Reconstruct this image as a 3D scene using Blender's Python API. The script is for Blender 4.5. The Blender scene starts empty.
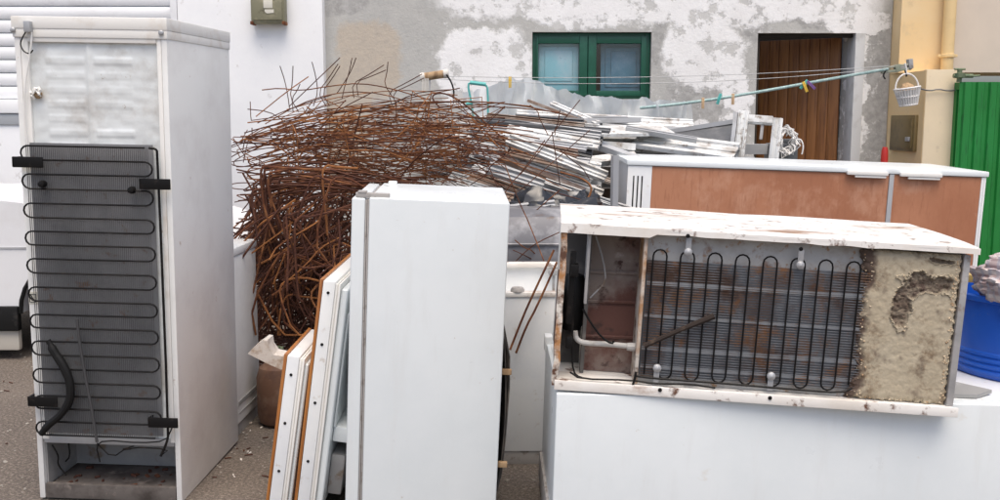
import bpy, bmesh, math, random
from mathutils import Vector, Matrix, Euler, noise

S = bpy.context.scene
COL = S.collection
R = math.radians

# ------------------------------------------------------------------ camera, sky, sun, exposure
F = 972.0; CH = 1.48; TILT = R(7.5)
cd = bpy.data.cameras.new("camera"); cam = bpy.data.objects.new("camera", cd); COL.objects.link(cam)
cd.sensor_width = 36; cd.lens = F / 1000 * 36; cd.clip_start = 0.05; cd.clip_end = 2000
cam.location = (0, 0, CH); cam.rotation_euler = (math.pi / 2 - TILT, 0, 0)
S.camera = cam
SUN_EL, SUN_AZ = R(68), R(172)          # azimuth clockwise from +Y
W = bpy.data.worlds.new("World"); S.world = W; W.use_nodes = True
wn = W.node_tree.nodes; wn.clear()
sky = wn.new("ShaderNodeTexSky"); sky.sky_type = 'NISHITA'; sky.sun_disc = False
sky.sun_elevation = SUN_EL; sky.sun_rotation = SUN_AZ; sky.dust_density = 4.0; sky.air_density = 0.8; sky.ozone_density = 0.2
bg = wn.new("ShaderNodeBackground"); bg.inputs[1].default_value = 0.15
wo = wn.new("ShaderNodeOutputWorld")
W.node_tree.links.new(sky.outputs[0], bg.inputs[0]); W.node_tree.links.new(bg.outputs[0], wo.inputs[0])
sd = bpy.data.lights.new("sun", 'SUN'); sd.energy = 1.5; sd.angle = R(50); sd.color = (1.0, 0.92, 0.80)
sun = bpy.data.objects.new("sun", sd); COL.objects.link(sun)
sv = Vector((math.sin(SUN_AZ) * math.cos(SUN_EL), math.cos(SUN_AZ) * math.cos(SUN_EL), math.sin(SUN_EL)))
sun.rotation_euler = sv.to_track_quat('Z', 'Y').to_euler()
sun.location = (0, -3, 12)
S.view_settings.view_transform = 'Standard'; S.view_settings.look = 'None'
S.view_settings.gamma = 1; S.view_settings.exposure = 0.53; S.view_settings.use_curve_mapping = False

# ------------------------------------------------------------------ layout helpers
CM = Matrix.Translation((0, 0, CH))
def ray(px, py):
    a = (px - 500) / F; b = (250 - py) / F
    return Vector((a, math.cos(TILT) + b * math.sin(TILT), -math.sin(TILT) + b * math.cos(TILT)))
def at(px, py, Y):
    d = ray(px, py); return Vector((0, 0, CH)) + d * (Y / d.y)
def local(M, px, py, yl):
    """point of the plane y = yl of a thing's own space"""
    Mi = M.inverted(); o = Mi @ Vector((0, 0, CH)); d = Mi.to_3x3() @ ray(px, py)
    return o + d * ((yl - o.y) / d.y)

# ------------------------------------------------------------------ mesh builder
class MB:
    def __init__(s): s.v = []; s.f = []
    def add(s, vs, fs):
        n = len(s.v); s.v += [Vector(v) for v in vs]; s.f += [tuple(i + n for i in f) for f in fs]; return s
    def box(s, x0, x1, y0, y1, z0, z1, bev=0.0, M=None, seg=2):
        b = bmesh.new(); bmesh.ops.create_cube(b, size=1)
        for v in b.verts:
            v.co = Vector(((x0 + x1) / 2 + v.co.x * (x1 - x0), (y0 + y1) / 2 + v.co.y * (y1 - y0), (z0 + z1) / 2 + v.co.z * (z1 - z0)))
        if bev: bmesh.ops.bevel(b, geom=list(b.edges), offset=bev, segments=seg, affect='EDGES', profile=0.6)
        b.verts.index_update()
        vs = [(M @ v.co) if M else v.co.copy() for v in b.verts]
        fs = [[v.index for v in f.verts] for f in b.faces]; b.free()
        return s.add(vs, fs)
    def tube(s, pts, r, n=6, closed=False, smooth=0):
        P = [Vector(p) for p in pts]
        for _ in range(smooth):
            Q = []
            m = len(P)
            if not closed: Q.append(P[0])
            for i in range(m if closed else m - 1):
                a, b = P[i], P[(i + 1) % m]
                Q += [a * .75 + b * .25, a * .25 + b * .75]
            if not closed: Q.append(P[-1])
            P = Q
        m = len(P); vs = []; fs = []
        up = None
        for i in range(m):
            if closed: t = (P[(i + 1) % m] - P[i - 1])
            else: t = P[min(i + 1, m - 1)] - P[max(i - 1, 0)]
            if t.length < 1e-9: t = Vector((0, 0, 1))
            t.normalize()
            if up is None: up = t.orthogonal().normalized()
            else:
                up = up - t * up.dot(t)
                up = up.normalized() if up.length > 1e-6 else t.orthogonal().normalized()
            sd_ = t.cross(up)
            rr = r[i * len(r) // m] if isinstance(r, (list, tuple)) else r
            for k in range(n):
                a = 2 * math.pi * k / n
                vs.append(P[i] + (up * math.cos(a) + sd_ * math.sin(a)) * rr)
        for i in range(m if closed else m - 1):
            j = (i + 1) % m
            for k in range(n): fs.append((i * n + k, i * n + (k + 1) % n, j * n + (k + 1) % n, j * n + k))
        if not closed:
            fs.append(tuple(range(n))[::-1]); fs.append(tuple((m - 1) * n + k for k in range(n)))
        return s.add(vs, fs)
    def lathe(s, prof, n=32, c=(0, 0, 0), M=None):
        vs = []; fs = []; m = len(prof)
        for (r, z) in prof:
            for k in range(n):
                a = 2 * math.pi * k / n
                p = Vector((c[0] + r * math.cos(a), c[1] + r * math.sin(a), c[2] + z)); vs.append(M @ p if M else p)
        for i in range(m - 1):
            for k in range(n): fs.append((i * n + k, i * n + (k + 1) % n, (i + 1) * n + (k + 1) % n, (i + 1) * n + k))
        if prof[0][0] > 1e-4: fs.append(tuple(range(n))[::-1])
        if prof[-1][0] > 1e-4: fs.append(tuple((m - 1) * n + k for k in range(n)))
        return s.add(vs, fs)
    def prism(s, poly, axis, a, b, M=None):
        def mk(u, v, w):
            p = Vector((w, u, v)) if axis == 'x' else Vector((u, w, v)) if axis == 'y' else Vector((u, v, w))
            return M @ p if M else p
        n = len(poly)
        vs = [mk(u, v, a) for u, v in poly] + [mk(u, v, b) for u, v in poly]
        fs = [tuple(range(n))[::-1], tuple(range(n, 2 * n))] + [(i, (i + 1) % n, n + (i + 1) % n, n + i) for i in range(n)]
        return s.add(vs, fs)
    def sheet(s, fn, nu, nv, th=0.0, nrm=None):
        """grid surface fn(u, v); given a thickness it is closed"""
        vs = [Vector(fn(i / nu, j / nv)) for j in range(nv + 1) for i in range(nu + 1)]
        w = nu + 1; fs = [(j * w + i, j * w + i + 1, (j + 1) * w + i + 1, (j + 1) * w + i) for j in range(nv) for i in range(nu)]
        if th:
            N = len(vs); d = Vector(nrm) * th; vs = vs + [v + d for v in vs]
            fs2 = [tuple(N + k for k in f)[::-1] for f in fs]
            rim = [j for j in range(w)] + [j * w + nu for j in range(1, nv + 1)] + [nv * w + i for i in range(nu - 1, -1, -1)] + [j * w for j in range(nv - 1, 0, -1)]
            fs3 = [(rim[k], N + rim[k], N + rim[(k + 1) % len(rim)], rim[(k + 1) % len(rim)]) for k in range(len(rim))]
            fs = fs + fs2 + fs3
        return s.add(vs, fs)
    def build(s, name, mat, parent=None, flat=False):
        me = bpy.data.meshes.new(name); me.from_pydata([tuple(v) for v in s.v], [], s.f)
        b = bmesh.new(); b.from_mesh(me); bmesh.ops.recalc_face_normals(b, faces=list(b.faces)); b.to_mesh(me); b.free()
        if not flat:
            for p in me.polygons: p.use_smooth = True
            me.set_sharp_from_angle(angle=R(32))
        me.materials.append(mat)
        o = bpy.data.objects.new(name, me); COL.objects.link(o)
        if parent: o.parent = parent
        return o

def tag(o, label=None, cat=None, group=None, kind=None):
    if label: o['label'] = label
    if cat: o['category'] = cat
    if group: o['group'] = group
    if kind: o['kind'] = kind
    return o
def thing(name, label, cat, loc=(0, 0, 0), rot=(0, 0, 0), group=None):
    o = bpy.data.objects.new(name, None); COL.objects.link(o); o.empty_display_size = .1
    o.location = loc; o.rotation_euler = rot
    o.matrix_basis = Matrix.LocRotScale(Vector(loc), Euler(rot), None)
    return tag(o, label, cat, group)
def place(o, loc, rot=(0, 0, 0)):
    o.location = loc; o.rotation_euler = rot; return o
def copy_tree(o, parent=None):
    c = o.copy(); COL.objects.link(c)
    if parent: c.parent = parent
    for ch in o.children: copy_tree(ch, c)
    return c

# ------------------------------------------------------------------ materials
class N:
    def __init__(s, name):
        s.m = bpy.data.materials.new(name); s.m.use_nodes = True; s.t = s.m.node_tree
        s.t.nodes.clear(); s.out = s.n("ShaderNodeOutputMaterial"); s.p = s.n("ShaderNodeBsdfPrincipled")
        s.l(s.p.outputs[0], s.out.inputs[0]); s.tc = s.n("ShaderNodeTexCoord")
    def n(s, k, **kw):
        x = s.t.nodes.new(k)
        for a, b in kw.items(): setattr(x, a, b)
        return x
    def l(s, a, b): s.t.links.new(a, b)
    def noise(s, scale, detail=6, rough=.6, stretch=None, off=0):
        mp = s.n("ShaderNodeMapping"); s.l(s.tc.outputs['Object'], mp.inputs[0])
        mp.inputs['Location'].default_value = (off, off * 1.7, off * .6)
        if stretch: mp.inputs['Scale'].default_value = stretch
        nz = s.n("ShaderNodeTexNoise"); nz.inputs['Scale'].default_value = scale; nz.inputs['Detail'].default_value = detail
        nz.inputs['Roughness'].default_value = rough; s.l(mp.outputs[0], nz.inputs[0]); return nz.outputs[0]
    def ramp(s, sock, lo, hi):
        r = s.n("ShaderNodeMapRange"); r.inputs[1].default_value = lo; r.inputs[2].default_value = hi; s.l(sock, r.inputs[0]); return r.outputs[0]
    def math(s, op, a, b=None):
        m = s.n("ShaderNodeMath", operation=op)
        for i, x in enumerate((a, b)):
            if x is None: continue
            if isinstance(x, (int, float)): m.inputs[i].default_value = x
            else: s.l(x, m.inputs[i])
        return m.outputs[0]
    def mix(s, f, a, b):
        m = s.n("ShaderNodeMix", data_type='RGBA')
        for i, x in ((0, f), (6, a), (7, b)):
            if isinstance(x, (int, float)): m.inputs[i].default_value = x
            elif isinstance(x, tuple): m.inputs[i].default_value = (*x[:3], 1)
            else: s.l(x, m.inputs[i])
        return m.outputs[2]
    def bump(s, sock, strength=.3, dist=.01):
        b = s.n("ShaderNodeBump"); b.inputs[0].default_value = strength; b.inputs[1].default_value = dist; s.l(sock, b.inputs['Height']); s.l(b.outputs[0], s.p.inputs['Normal'])

def mat(name, base, rough=.5, metal=0.0, layers=(), bump=None, rvar=0.0, spec=.5):
    """layers: (colour, noise scale, lo, hi, detail, stretch) painted over base"""
    q = N(name); c = base
    for i, L in enumerate(layers):
        f = q.ramp(q.noise(L[1], L[4] if len(L) > 4 else 6, .65, L[5] if len(L) > 5 else None, off=3.1 * i + len(name)), .5 + (L[2] - .5) * .72, .5 + (L[3] - .5) * .72)
        c = q.mix(f, c, L[0])
    if isinstance(c, tuple): q.p.inputs['Base Color'].default_value = (*c, 1)
    else: q.l(c, q.p.inputs['Base Color'])
    q.p.inputs['Roughness'].default_value = rough; q.p.inputs['Metallic'].default_value = metal
    q.p.inputs['Specular IOR Level'].default_value = spec
    if rvar:
        q.l(q.math('ADD', q.math('MULTIPLY', q.noise(6, 5), rvar), rough - rvar / 2), q.p.inputs['Roughness'])
    if bump: q.bump(q.noise(bump[0], 6, .65), bump[1], bump[2])
    return q.m

GR = (.35, .33, .30); BR = (.16, .085, .05)
ENAMEL = mat('white_enamel', (.785, .795, .78), .32, layers=[((.70, .72, .73), 3, .45, .75), ((.55, .50, .44), 14, .66, .80, 8)], bump=(5, .05, .02), rvar=.15)
ENAMEL_CLEAN = mat('white_enamel_clean', (.755, .80, .808), .3, layers=[((.70, .75, .76), 2.2, .4, .8), ((.70, .735, .735), 5, .55, .85, 9, (2.2, 2.2, .35)), ((.52, .48, .42), 26, .76, .84, 9), ((.62, .58, .50), 3.2, .70, .86, 10)], bump=(3.5, .05, .02), rvar=.15)
ENAMEL_DIRTY = mat('white_enamel_dirty', (.785, .79, .765), .4, layers=[((.66, .65, .63), 2.5, .45, .8), ((.40, .29, .23), 9, .72, .84, 10), ((.46, .38, .32), 30, .76, .86, 8)], bump=(5, .06, .02), rvar=.2)
ENAMEL_RUST = mat('white_enamel_rusty', (.80, .78, .74), .45, layers=[((.70, .655, .59), 2.6, .47, .70, 9, (1, 1.8, 1)), ((.32, .20, .13), 4.0, .59, .72, 10, (.6, 2.0, 1)), ((.13, .06, .035), 15, .60, .72, 9)], bump=(14, .15, .01))
CREAM = mat('yellowed_white_paint', (.79, .78, .74), .4, layers=[((.62, .55, .46), 5, .6, .9), ((.3, .19, .1), 26, .78, .88, 8)], bump=(8, .06, .01))
BACKSHEET = mat('aluminium_backing_sheet', (.76, .79, .78), .38, .12, layers=[((.52, .50, .46), 5, .5, .8, 8), ((.36, .28, .2), 20, .7, .8, 8)], bump=(16, .1, .008))
GREYSHEET = mat('dusty_grey_sheet', (.30, .30, .30), .5, .2, layers=[((.42, .41, .40), 4, .45, .7, 8), ((.2, .15, .11), 9, .6, .72, 9)], bump=(12, .1, .01))
COILBACK = mat('dusty_panel_behind_wires', (.15, .155, .16), .6, .1, layers=[((.25, .25, .255), 3, .4, .75, 8, (1, 1, .5)), ((.13, .08, .05), 14, .62, .72, 8)])
BLACK = mat('black_coated_steel', (.007, .0065, .0065), .5, layers=[((.03, .024, .02), 20, .6, .8)], spec=.2)
BLACKRUB = mat('black_rubber', (.008, .008, .008), .6, layers=[((.04, .037, .034), 9, .65, .85)], spec=.25)
WIREGREY = mat('grey_condenser_wire', (.19, .205, .225), .5, .2, layers=[((.09, .048, .03), 5.5, .50, .62, 10), ((.22, .11, .05), 13, .54, .66, 9)])
WIREDARK = mat('dark_condenser_wire', (.075, .075, .078), .5, .3, layers=[((.16, .16, .16), 6, .45, .7)])
RUST = mat('rust', (.12, .045, .024), .85, layers=[((.31, .135, .055), 11, .46, .72, 8), ((.055, .025, .016), 5, .52, .75)], bump=(90, .4, .002), spec=.2)
RUSTOR = mat('orange_rust', (.30, .125, .045), .85, layers=[((.13, .05, .025), 7, .48, .72, 8)], bump=(90, .4, .002), spec=.2)
RUSTDK = mat('dark_rust', (.075, .03, .02), .8, layers=[((.16, .065, .032), 9, .5, .75, 8)], bump=(90, .4, .002), spec=.25)
RUSTPLATE = mat('rusted_plate', (.23, .19, .165), .8, layers=[((.10, .042, .032), 2.6, .40, .58, 8), ((.05, .025, .02), 16, .58, .7, 10), ((.42, .39, .36), 7, .66, .8, 8)], bump=(40, .25, .004))
FLAKY = mat('flaking_painted_steel', (.68, .64, .57), .6, layers=[((.40, .19, .07), 10, .46, .60, 10, (1, 1, .7)), ((.10, .045, .025), 16, .52, .66, 8)], bump=(35, .4, .004))
GASKET = mat('grey_rubber_gasket', (.38, .36, .34), .6, layers=[((.2, .17, .14), 25, .55, .75)])
WOODOR = mat('varnished_orange_veneer', (.42, .17, .045), .35, layers=[((.26, .09, .025), 5, .45, .7, 8, (9, 9, .6))])
PLYWOOD = mat('reddish_hardboard', (.46, .205, .11), .6, layers=[((.37, .15, .075), 1.8, .4, .65, 8, (1, 1, .7)), ((.56, .31, .20), 2.6, .5, .72, 9, (1.0, 1, .8)), ((.33, .13, .065), 20, .54, .8, 8, (2.2, 1, .3))], bump=(60, .08, .003))
ALU = mat('dull_aluminium', (.42, .43, .44), .5, .4, layers=[((.38, .38, .38), 6, .5, .75, 8)])
WHITEBAR = mat('white_lacquered_profile', (.68, .69, .68), .5, layers=[((.36, .34, .31), 5, .48, .72, 9), ((.22, .17, .13), 16, .58, .74, 8)])
GREYBAR = mat('grey_lacquered_profile', (.42, .43, .44), .45, layers=[((.28, .27, .26), 5, .5, .75, 9)])
BROWNBAR = mat('weathered_brown_profile', (.22, .15, .11), .7, layers=[((.4, .35, .3), 7, .5, .7, 8)])
DARKBAR = mat('dark_grey_sheet_metal', (.11, .115, .12), .45, .3, layers=[((.2, .2, .2), 5, .5, .8)])
BLUEPLASTIC = mat('blue_plastic', (.008, .085, .47), .35, layers=[((.015, .11, .52), 4, .45, .8), ((.1, .15, .3), 35, .7, .85)])
GREENDOOR = mat('green_gate_paint', (.008, .175, .026), .45, layers=[((.012, .21, .04), 2, .4, .8), ((.006, .09, .018), 9, .55, .8, 8, (4, 4, .4))])
GREENFRAME = mat('green_window_paint', (.005, .075, .042), .4, layers=[((.012, .11, .065), 7, .55, .8, 8)])
PALEBLUE = mat('pale_blue_shutter_paint', (.24, .52, .60), .5, layers=[((.38, .56, .63), 4, .45, .75), ((.2, .34, .42), 12, .65, .8, 8)])
MIDBLUE = mat('blue_shutter_paint', (.07, .20, .29), .5, layers=[((.15, .28, .38), 5, .45, .75)])
PLANK = mat('varnished_plank', (.29, .12, .034), .5, layers=[((.16, .06, .018), 4, .42, .7, 8, (9, 9, .5)), ((.30, .13, .045), 7, .6, .85, 8, (9, 9, .4))])
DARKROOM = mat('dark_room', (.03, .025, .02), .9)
YELLOW = mat('yellow_render', (.76, .56, .30), .85, layers=[((.77, .60, .36), 1.6, .4, .7), ((.66, .50, .29), 9, .6, .8, 9)], bump=(60, .15, .004))
PALEYEL = mat('pale_yellow_render', (.71, .60, .42), .85, layers=[((.66, .56, .40), 2, .45, .75), ((.5, .42, .3), 12, .62, .8, 9)], bump=(60, .15, .004))
BEIGE = mat('beige_render', (.66, .57, .47), .85, layers=[((.61, .53, .44), 2, .45, .75)], bump=(70, .12, .004))
PIPEYEL = mat('yellow_pipe_paint', (.74, .55, .28), .5, layers=[((.66, .48, .24), 5, .5, .8)])
WHITEWALL = mat('white_wall_paint', (.85, .86, .86), .85, layers=[((.80, .81, .82), 1.3, .42, .7), ((.58, .57, .55), 9, .68, .82, 9)], bump=(30, .18, .006))
SHUTTER = mat('white_roller_shutter', (.78, .79, .80), .45, layers=[((.70, .70, .70), 3, .5, .8)])
SILL = mat('grey_band', (.36, .38, .40), .7, layers=[((.5, .51, .52), 4, .5, .7)])
METERBOX = mat('weathered_olive_plastic', (.20, .19, .12), .55, layers=[((.30, .28, .18), 9, .5, .75), ((.09, .08, .05), 20, .6, .8)])
METERWOOD = mat('brown_meter_door', (.20, .145, .06), .4, layers=[((.13, .09, .035), 6, .45, .7)])
TEAL = mat('teal_plastic', (.10, .45, .42), .5, layers=[((.25, .55, .52), 9, .5, .8)])
TEALROPE = mat('faded_teal_rope', (.27, .40, .39), .7, layers=[((.42, .56, .54), 30, .4, .7)])
WICKER = mat('white_wicker', (.72, .71, .69), .7, layers=[((.5, .47, .43), 30, .55, .8)])
OLDWOOD = mat('old_wood', (.40, .27, .15), .8, layers=[((.2, .12, .06), 8, .45, .7, 8, (3, 3, .6))])
FOAM_STR = mat('string', (.6, .58, .53), .9)
PLASTER = mat('chalky_plaster', (.66, .62, .57), .9, layers=[((.42, .33, .25), 18, .5, .7, 9)], bump=(50, .5, .006))
GASCYL = mat('rusty_cylinder_paint', (.12, .06, .035), .7, layers=[((.18, .11, .075), 8, .5, .7, 9), ((.09, .045, .03), 14, .55, .75)], bump=(40, .2, .004))  # rusty brown, darkened to stand in for the shade behind the doors
TANKGREY = mat('grey_enamelled_steel', (.16, .16, .17), .5, .2, layers=[((.38, .38, .39), 3, .5, .7, 8), ((.13, .1, .085), 10, .6, .75, 9)], bump=(6, .08, .02))
CARWHITE = mat('white_car_paint', (.74, .75, .76), .2, layers=[((.68, .68, .68), 3, .5, .8)])
CARSKIRT = mat('cream_car_skirt', (.52, .49, .43), .4)
GLASSDARK = mat('dark_car_glass', (.02, .025, .03), .08)
CHROME = mat('chrome', (.6, .6, .6), .2, 1.0)
REDP = mat('red_plastic', (.55, .03, .02), .4)
PEGTAN = mat('tan_peg', (.6, .42, .25), .6); PEGYEL = mat('yellow_peg', (.75, .5, .06), .5)
STICKER = mat('aged_paper', (.6, .58, .5), .7); INK = mat('ink', (.02, .02, .02), .7)
BRASS = mat('dirty_brass', (.16, .2, .12), .5, .5, layers=[((.08, .14, .08), 20, .5, .7)])
GREYSLAB = mat('grey_cement_board', (.30, .30, .29), .85, layers=[((.4, .4, .39), 8, .5, .75, 9)], bump=(50, .2, .004))

def foam_mat():
    q = N('aged_yellow_foam')
    c = q.mix(q.ramp(q.noise(5, 8, .65), .35, .7), (.46, .405, .30), (.38, .32, .225))
    c = q.mix(q.ramp(q.noise(11, 10, .75, off=4), .52, .66), c, (.20, .145, .09))
    c = q.mix(q.ramp(q.noise(60, 6, .7, off=8), .62, .7), c, (.62, .52, .36))
    at_ = q.n("ShaderNodeAttribute"); at_.attribute_name = 'pit'
    c = q.mix(at_.outputs['Fac'], c, (.085, .055, .042))
    q.l(c, q.p.inputs['Base Color']); q.p.inputs['Roughness'].default_value = .9
    q.bump(q.noise(60, 8, .7), .4, .004); return q.m
FOAM = foam_mat()

def ground_mat():
    q = N('dusty_concrete_ground')
    c = q.mix(q.ramp(q.noise(1.1, 8, .6), .35, .7), (.135, .11, .09), (.075, .06, .05))
    c = q.mix(q.ramp(q.noise(70, 9, .8, off=3), .48, .60), c, (.27, .23, .19))
    c = q.mix(q.ramp(q.noise(120, 8, .75, off=7), .52, .62), c, (.05, .04, .033))
    q.l(c, q.p.inputs['Base Color']); q.p.inputs['Roughness'].default_value = .95
    q.bump(q.noise(90, 10, .75), .5, .006); return q.m
GROUND = ground_mat()

def plaster_wall_mat(white, beige, dark):
    """grey cement with worn white paint; white/beige/dark = ellipses (x, z, rx, rz) in wall space"""
    q = N('peeling_white_paint_on_cement')
    sep = q.n("ShaderNodeSeparateXYZ"); q.l(q.tc.outputs['Object'], sep.inputs[0])
    w1 = q.n("ShaderNodeTexNoise"); w1.inputs['Scale'].default_value = 2.6; w1.inputs['Detail'].default_value = 9; w1.inputs['Roughness'].default_value = .68
    q.l(q.tc.outputs['Object'], w1.inputs[0])
    sc = q.n("ShaderNodeSeparateColor"); q.l(w1.outputs[1], sc.inputs[0])
    X = q.math('ADD', sep.outputs[0], q.math('MULTIPLY', q.math('SUBTRACT', sc.outputs[0], .5), .5))
    Z = q.math('ADD', sep.outputs[2], q.math('MULTIPLY', q.math('SUBTRACT', sc.outputs[1], .5), .5))
    def mask(es, soft):
        acc = None
        for (x, z, rx, rz) in es:
            u = q.math('MULTIPLY', q.math('SUBTRACT', X, x), 1 / rx); v = q.math('MULTIPLY', q.math('SUBTRACT', Z, z), 1 / rz)
            d = q.math('SUBTRACT', 1, q.math('SQRT', q.math('ADD', q.math('POWER', q.math('ABSOLUTE', u), 2.6), q.math('POWER', q.math('ABSOLUTE', v), 2.6))))
            acc = d if acc is None else q.math('MAXIMUM', acc, d)
        return q.ramp(acc, 0, soft)
    n1 = q.noise(3, 8, .65, off=2); n2 = q.noise(14, 10, .72, off=5)
    c = q.mix(q.ramp(n1, .35, .7), (.50, .495, .465), (.41, .41, .39))
    c = q.mix(q.ramp(n2, .55, .75), c, (.34, .335, .32))
    c = q.mix(q.math('MULTIPLY', mask(beige, .25), .75), c, q.mix(q.ramp(n2, .4, .7), (.52, .44, .34), (.44, .38, .31)))
    c = q.mix(q.math('MULTIPLY', mask(dark, .3), .75), c, q.mix(q.ramp(n2, .42, .6), (.29, .285, .275), (.46, .455, .44)))
    wf = mask(white, .16)
    hole = q.ramp(q.noise(5.5, 10, .72, off=9), .60, .53)
    wf = q.math('MULTIPLY', wf, q.math('MAXIMUM', hole, .3))
    flake = q.ramp(q.noise(8, 10, .78, off=13), .57, .62)
    wf = q.math('MAXIMUM', wf, q.math('MULTIPLY', q.math('MULTIPLY', flake, .6), q.ramp(sep.outputs[0], wx(425), wx(445))))
    c = q.mix(wf, c, q.mix(q.ramp(n1, .4, .75), (.86, .86, .85), (.77, .765, .75)))
    q.l(c, q.p.inputs['Base Color']); q.p.inputs['Roughness'].default_value = .9
    h = q.math('ADD', q.math('MULTIPLY', wf, .6), q.noise(30, 9, .7)); q.bump(h, .45, .012)
    return q.m

def film_mat():
    q = N('cloudy_plastic_film'); q.p.inputs['Base Color'].default_value = (.72, .76, .78, 1); q.p.inputs['Roughness'].default_value = .5; q.p.inputs['Specular IOR Level'].default_value = .25
    tr = q.n("ShaderNodeBsdfTransparent"); tl = q.n("ShaderNodeBsdfTranslucent"); tl.inputs[0].default_value = (.75, .79, .81, 1)
    a = q.n("ShaderNodeMixShader"); a.inputs[0].default_value = .5; q.l(q.p.outputs[0], a.inputs[1]); q.l(tl.outputs[0], a.inputs[2])
    b = q.n("ShaderNodeMixShader"); q.l(q.ramp(q.noise(7, 6), .35, .95), b.inputs[0])
    q.l(a.outputs[0], b.inputs[1]); q.l(tr.outputs[0], b.inputs[2])
    d = q.n("ShaderNodeMixShader"); d.inputs[0].default_value = .9; q.l(tr.outputs[0], d.inputs[1]); q.l(a.outputs[0], d.inputs[2])
    q.l(d.outputs[0], q.out.inputs[0]); q.bump(q.noise(22, 7), .4, .012); return q.m
FILM = film_mat()
def glass_mat():
    q = N('window_glass'); tr = q.n("ShaderNodeBsdfTransparent"); gl = q.n("ShaderNodeBsdfGlossy"); gl.inputs['Roughness'].default_value = .03
    b = q.n("ShaderNodeMixShader"); b.inputs[0].default_value = .04; q.l(tr.outputs[0], b.inputs[1]); q.l(gl.outputs[0], b.inputs[2]); q.l(b.outputs[0], q.out.inputs[0]); return q.m
GLASS = glass_mat()
def plaid_mat():
    q = N('faded_checked_cloth'); c = (.50, .40, .38)
    for k, col in ((0, (.62, .60, .58)), (2, (.24, .16, .17)), (1, (.36, .37, .42))):
        sp = q.n("ShaderNodeSeparateXYZ"); q.l(q.tc.outputs['Object'], sp.inputs[0])
        f = q.ramp(q.math('SINE', q.math('MULTIPLY', sp.outputs[k], 170 + 40 * k)), .3, .5)
        c = q.mix(q.math('MULTIPLY', f, .6), c, col)
    q.l(c, q.p.inputs['Base Color']); q.p.inputs['Roughness'].default_value = .9; return q.m
PLAID = plaid_mat()
random.seed(7)

# ================================================================== SETTING
YW = 9.0
def wx(px): return at(px, 122, YW).x
def wz(py, Y=YW): return at(500, py, Y).z
g = MB(); g.sheet(lambda u, v: ((u - .5) * 200, (v - .2) * 200, 0), 2, 2); tag(g.build('ground', GROUND), kind='structure')

# --- the plastered house: one wall with openings
XL, XR = wx(323), wx(887)
dx0, dx1, dz1 = wx(755), wx(852), wz(33); wx0, wx1, wz0, wz1 = wx(532), wx(650), wz(99), wz(32)
WT = .35; TOP = 4.6
def E(px, py, rx, ry): return (wx(px), wz(py), rx / 972 * YW, ry / 972 * YW)
wall_m = plaster_wall_mat(
    [E(660, -8, 235, 36), E(484, 66, 50, 38), E(703, 55, 46, 34), E(690, 140, 30, 20), E(800, -2, 44, 26), E(850, 20, 36, 14), E(540, 125, 70, 14), E(858, 95, 6, 80), E(640, -150, 260, 90), E(505, 100, 26, 26), E(735, 95, 14, 36)],
    [E(368, 62, 34, 38), E(350, 86, 26, 26), E(345, 130, 26, 60)],
    [E(875, 90, 18, 90), E(752, 14, 12, 30), E(705, 120, 56, 34), E(345, 4, 26, 14), E(655, 40, 10, 30), E(690, 95, 30, 14), E(806, 24, 26, 8)])
house = thing('plastered_house', 'weathered house front of grey cement and peeling white paint with green window', 'house', (0, YW, 0))
def wall_piece(m, x0, x1, z0, z1): m.box(x0, x1, 0, WT, z0, z1)
w = MB()
xs = [XL, wx0, wx1, dx0, dx1, XR]
wall_piece(w, XL, wx0, 0, TOP); wall_piece(w, wx1, dx0, 0, TOP); wall_piece(w, dx1, XR, 0, TOP)
wall_piece(w, wx0, wx1, 0, wz0); wall_piece(w, wx0, wx1, wz1, TOP); wall_piece(w, dx0, dx1, dz1, TOP)
w.build('wall', wall_m, house, flat=True)
# white painted reveal of the door, right side and lintel edge
rv = MB(); rv.box(dx1 - .002, dx1 + .085, -.006, .2, 0, dz1 + .0, .004); rv.build('door_reveal', mat('worn_white_reveal', (.56, .57, .57), .85, layers=[((.42, .42, .41), 6, .5, .75, 9)]), house)
# dark room behind
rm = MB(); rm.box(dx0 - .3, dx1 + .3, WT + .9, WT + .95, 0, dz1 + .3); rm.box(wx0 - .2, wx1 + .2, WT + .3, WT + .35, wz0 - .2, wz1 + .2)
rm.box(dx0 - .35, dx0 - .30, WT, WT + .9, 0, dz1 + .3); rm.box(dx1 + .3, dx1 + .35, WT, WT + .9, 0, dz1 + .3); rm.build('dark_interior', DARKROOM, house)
# plank door standing slightly ajar inside the opening
dr = MB(); npl = 9; dw = (dx1 - dx0) - .02
MD = Matrix.Translation((dx1 - .03, .30, 0)) @ Matrix.Rotation(R(-33), 4, 'Z')
for i in range(npl):
    a = -dw + dw * i / npl
    dr.box(a + .003, a + dw / npl - .003, 0, .04, .02, dz1 - .015, .004, MD)
dr.box(-dw, 0, .012, .034, .025, dz1 - .02, 0, MD)
door = dr.build('door', PLANK, house)
hd = MB(); hd.tube([MD @ Vector((-dw + .06, -.0, 1.0)), MD @ Vector((-dw + .06, -.05, 1.0)), MD @ Vector((-dw + .16, -.05, 1.0))], .01, 8); hd.build('handle', BLACK, door)
df = MB(); df.box(dx0, dx0 + .035, .06, .11, 0, dz1 - .001, .003); df.box(dx0 + .035, dx1 - .004, .06, .11, dz1 - .035, dz1 - .001, .003); df.build('door_frame', DARKROOM, house)
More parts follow.
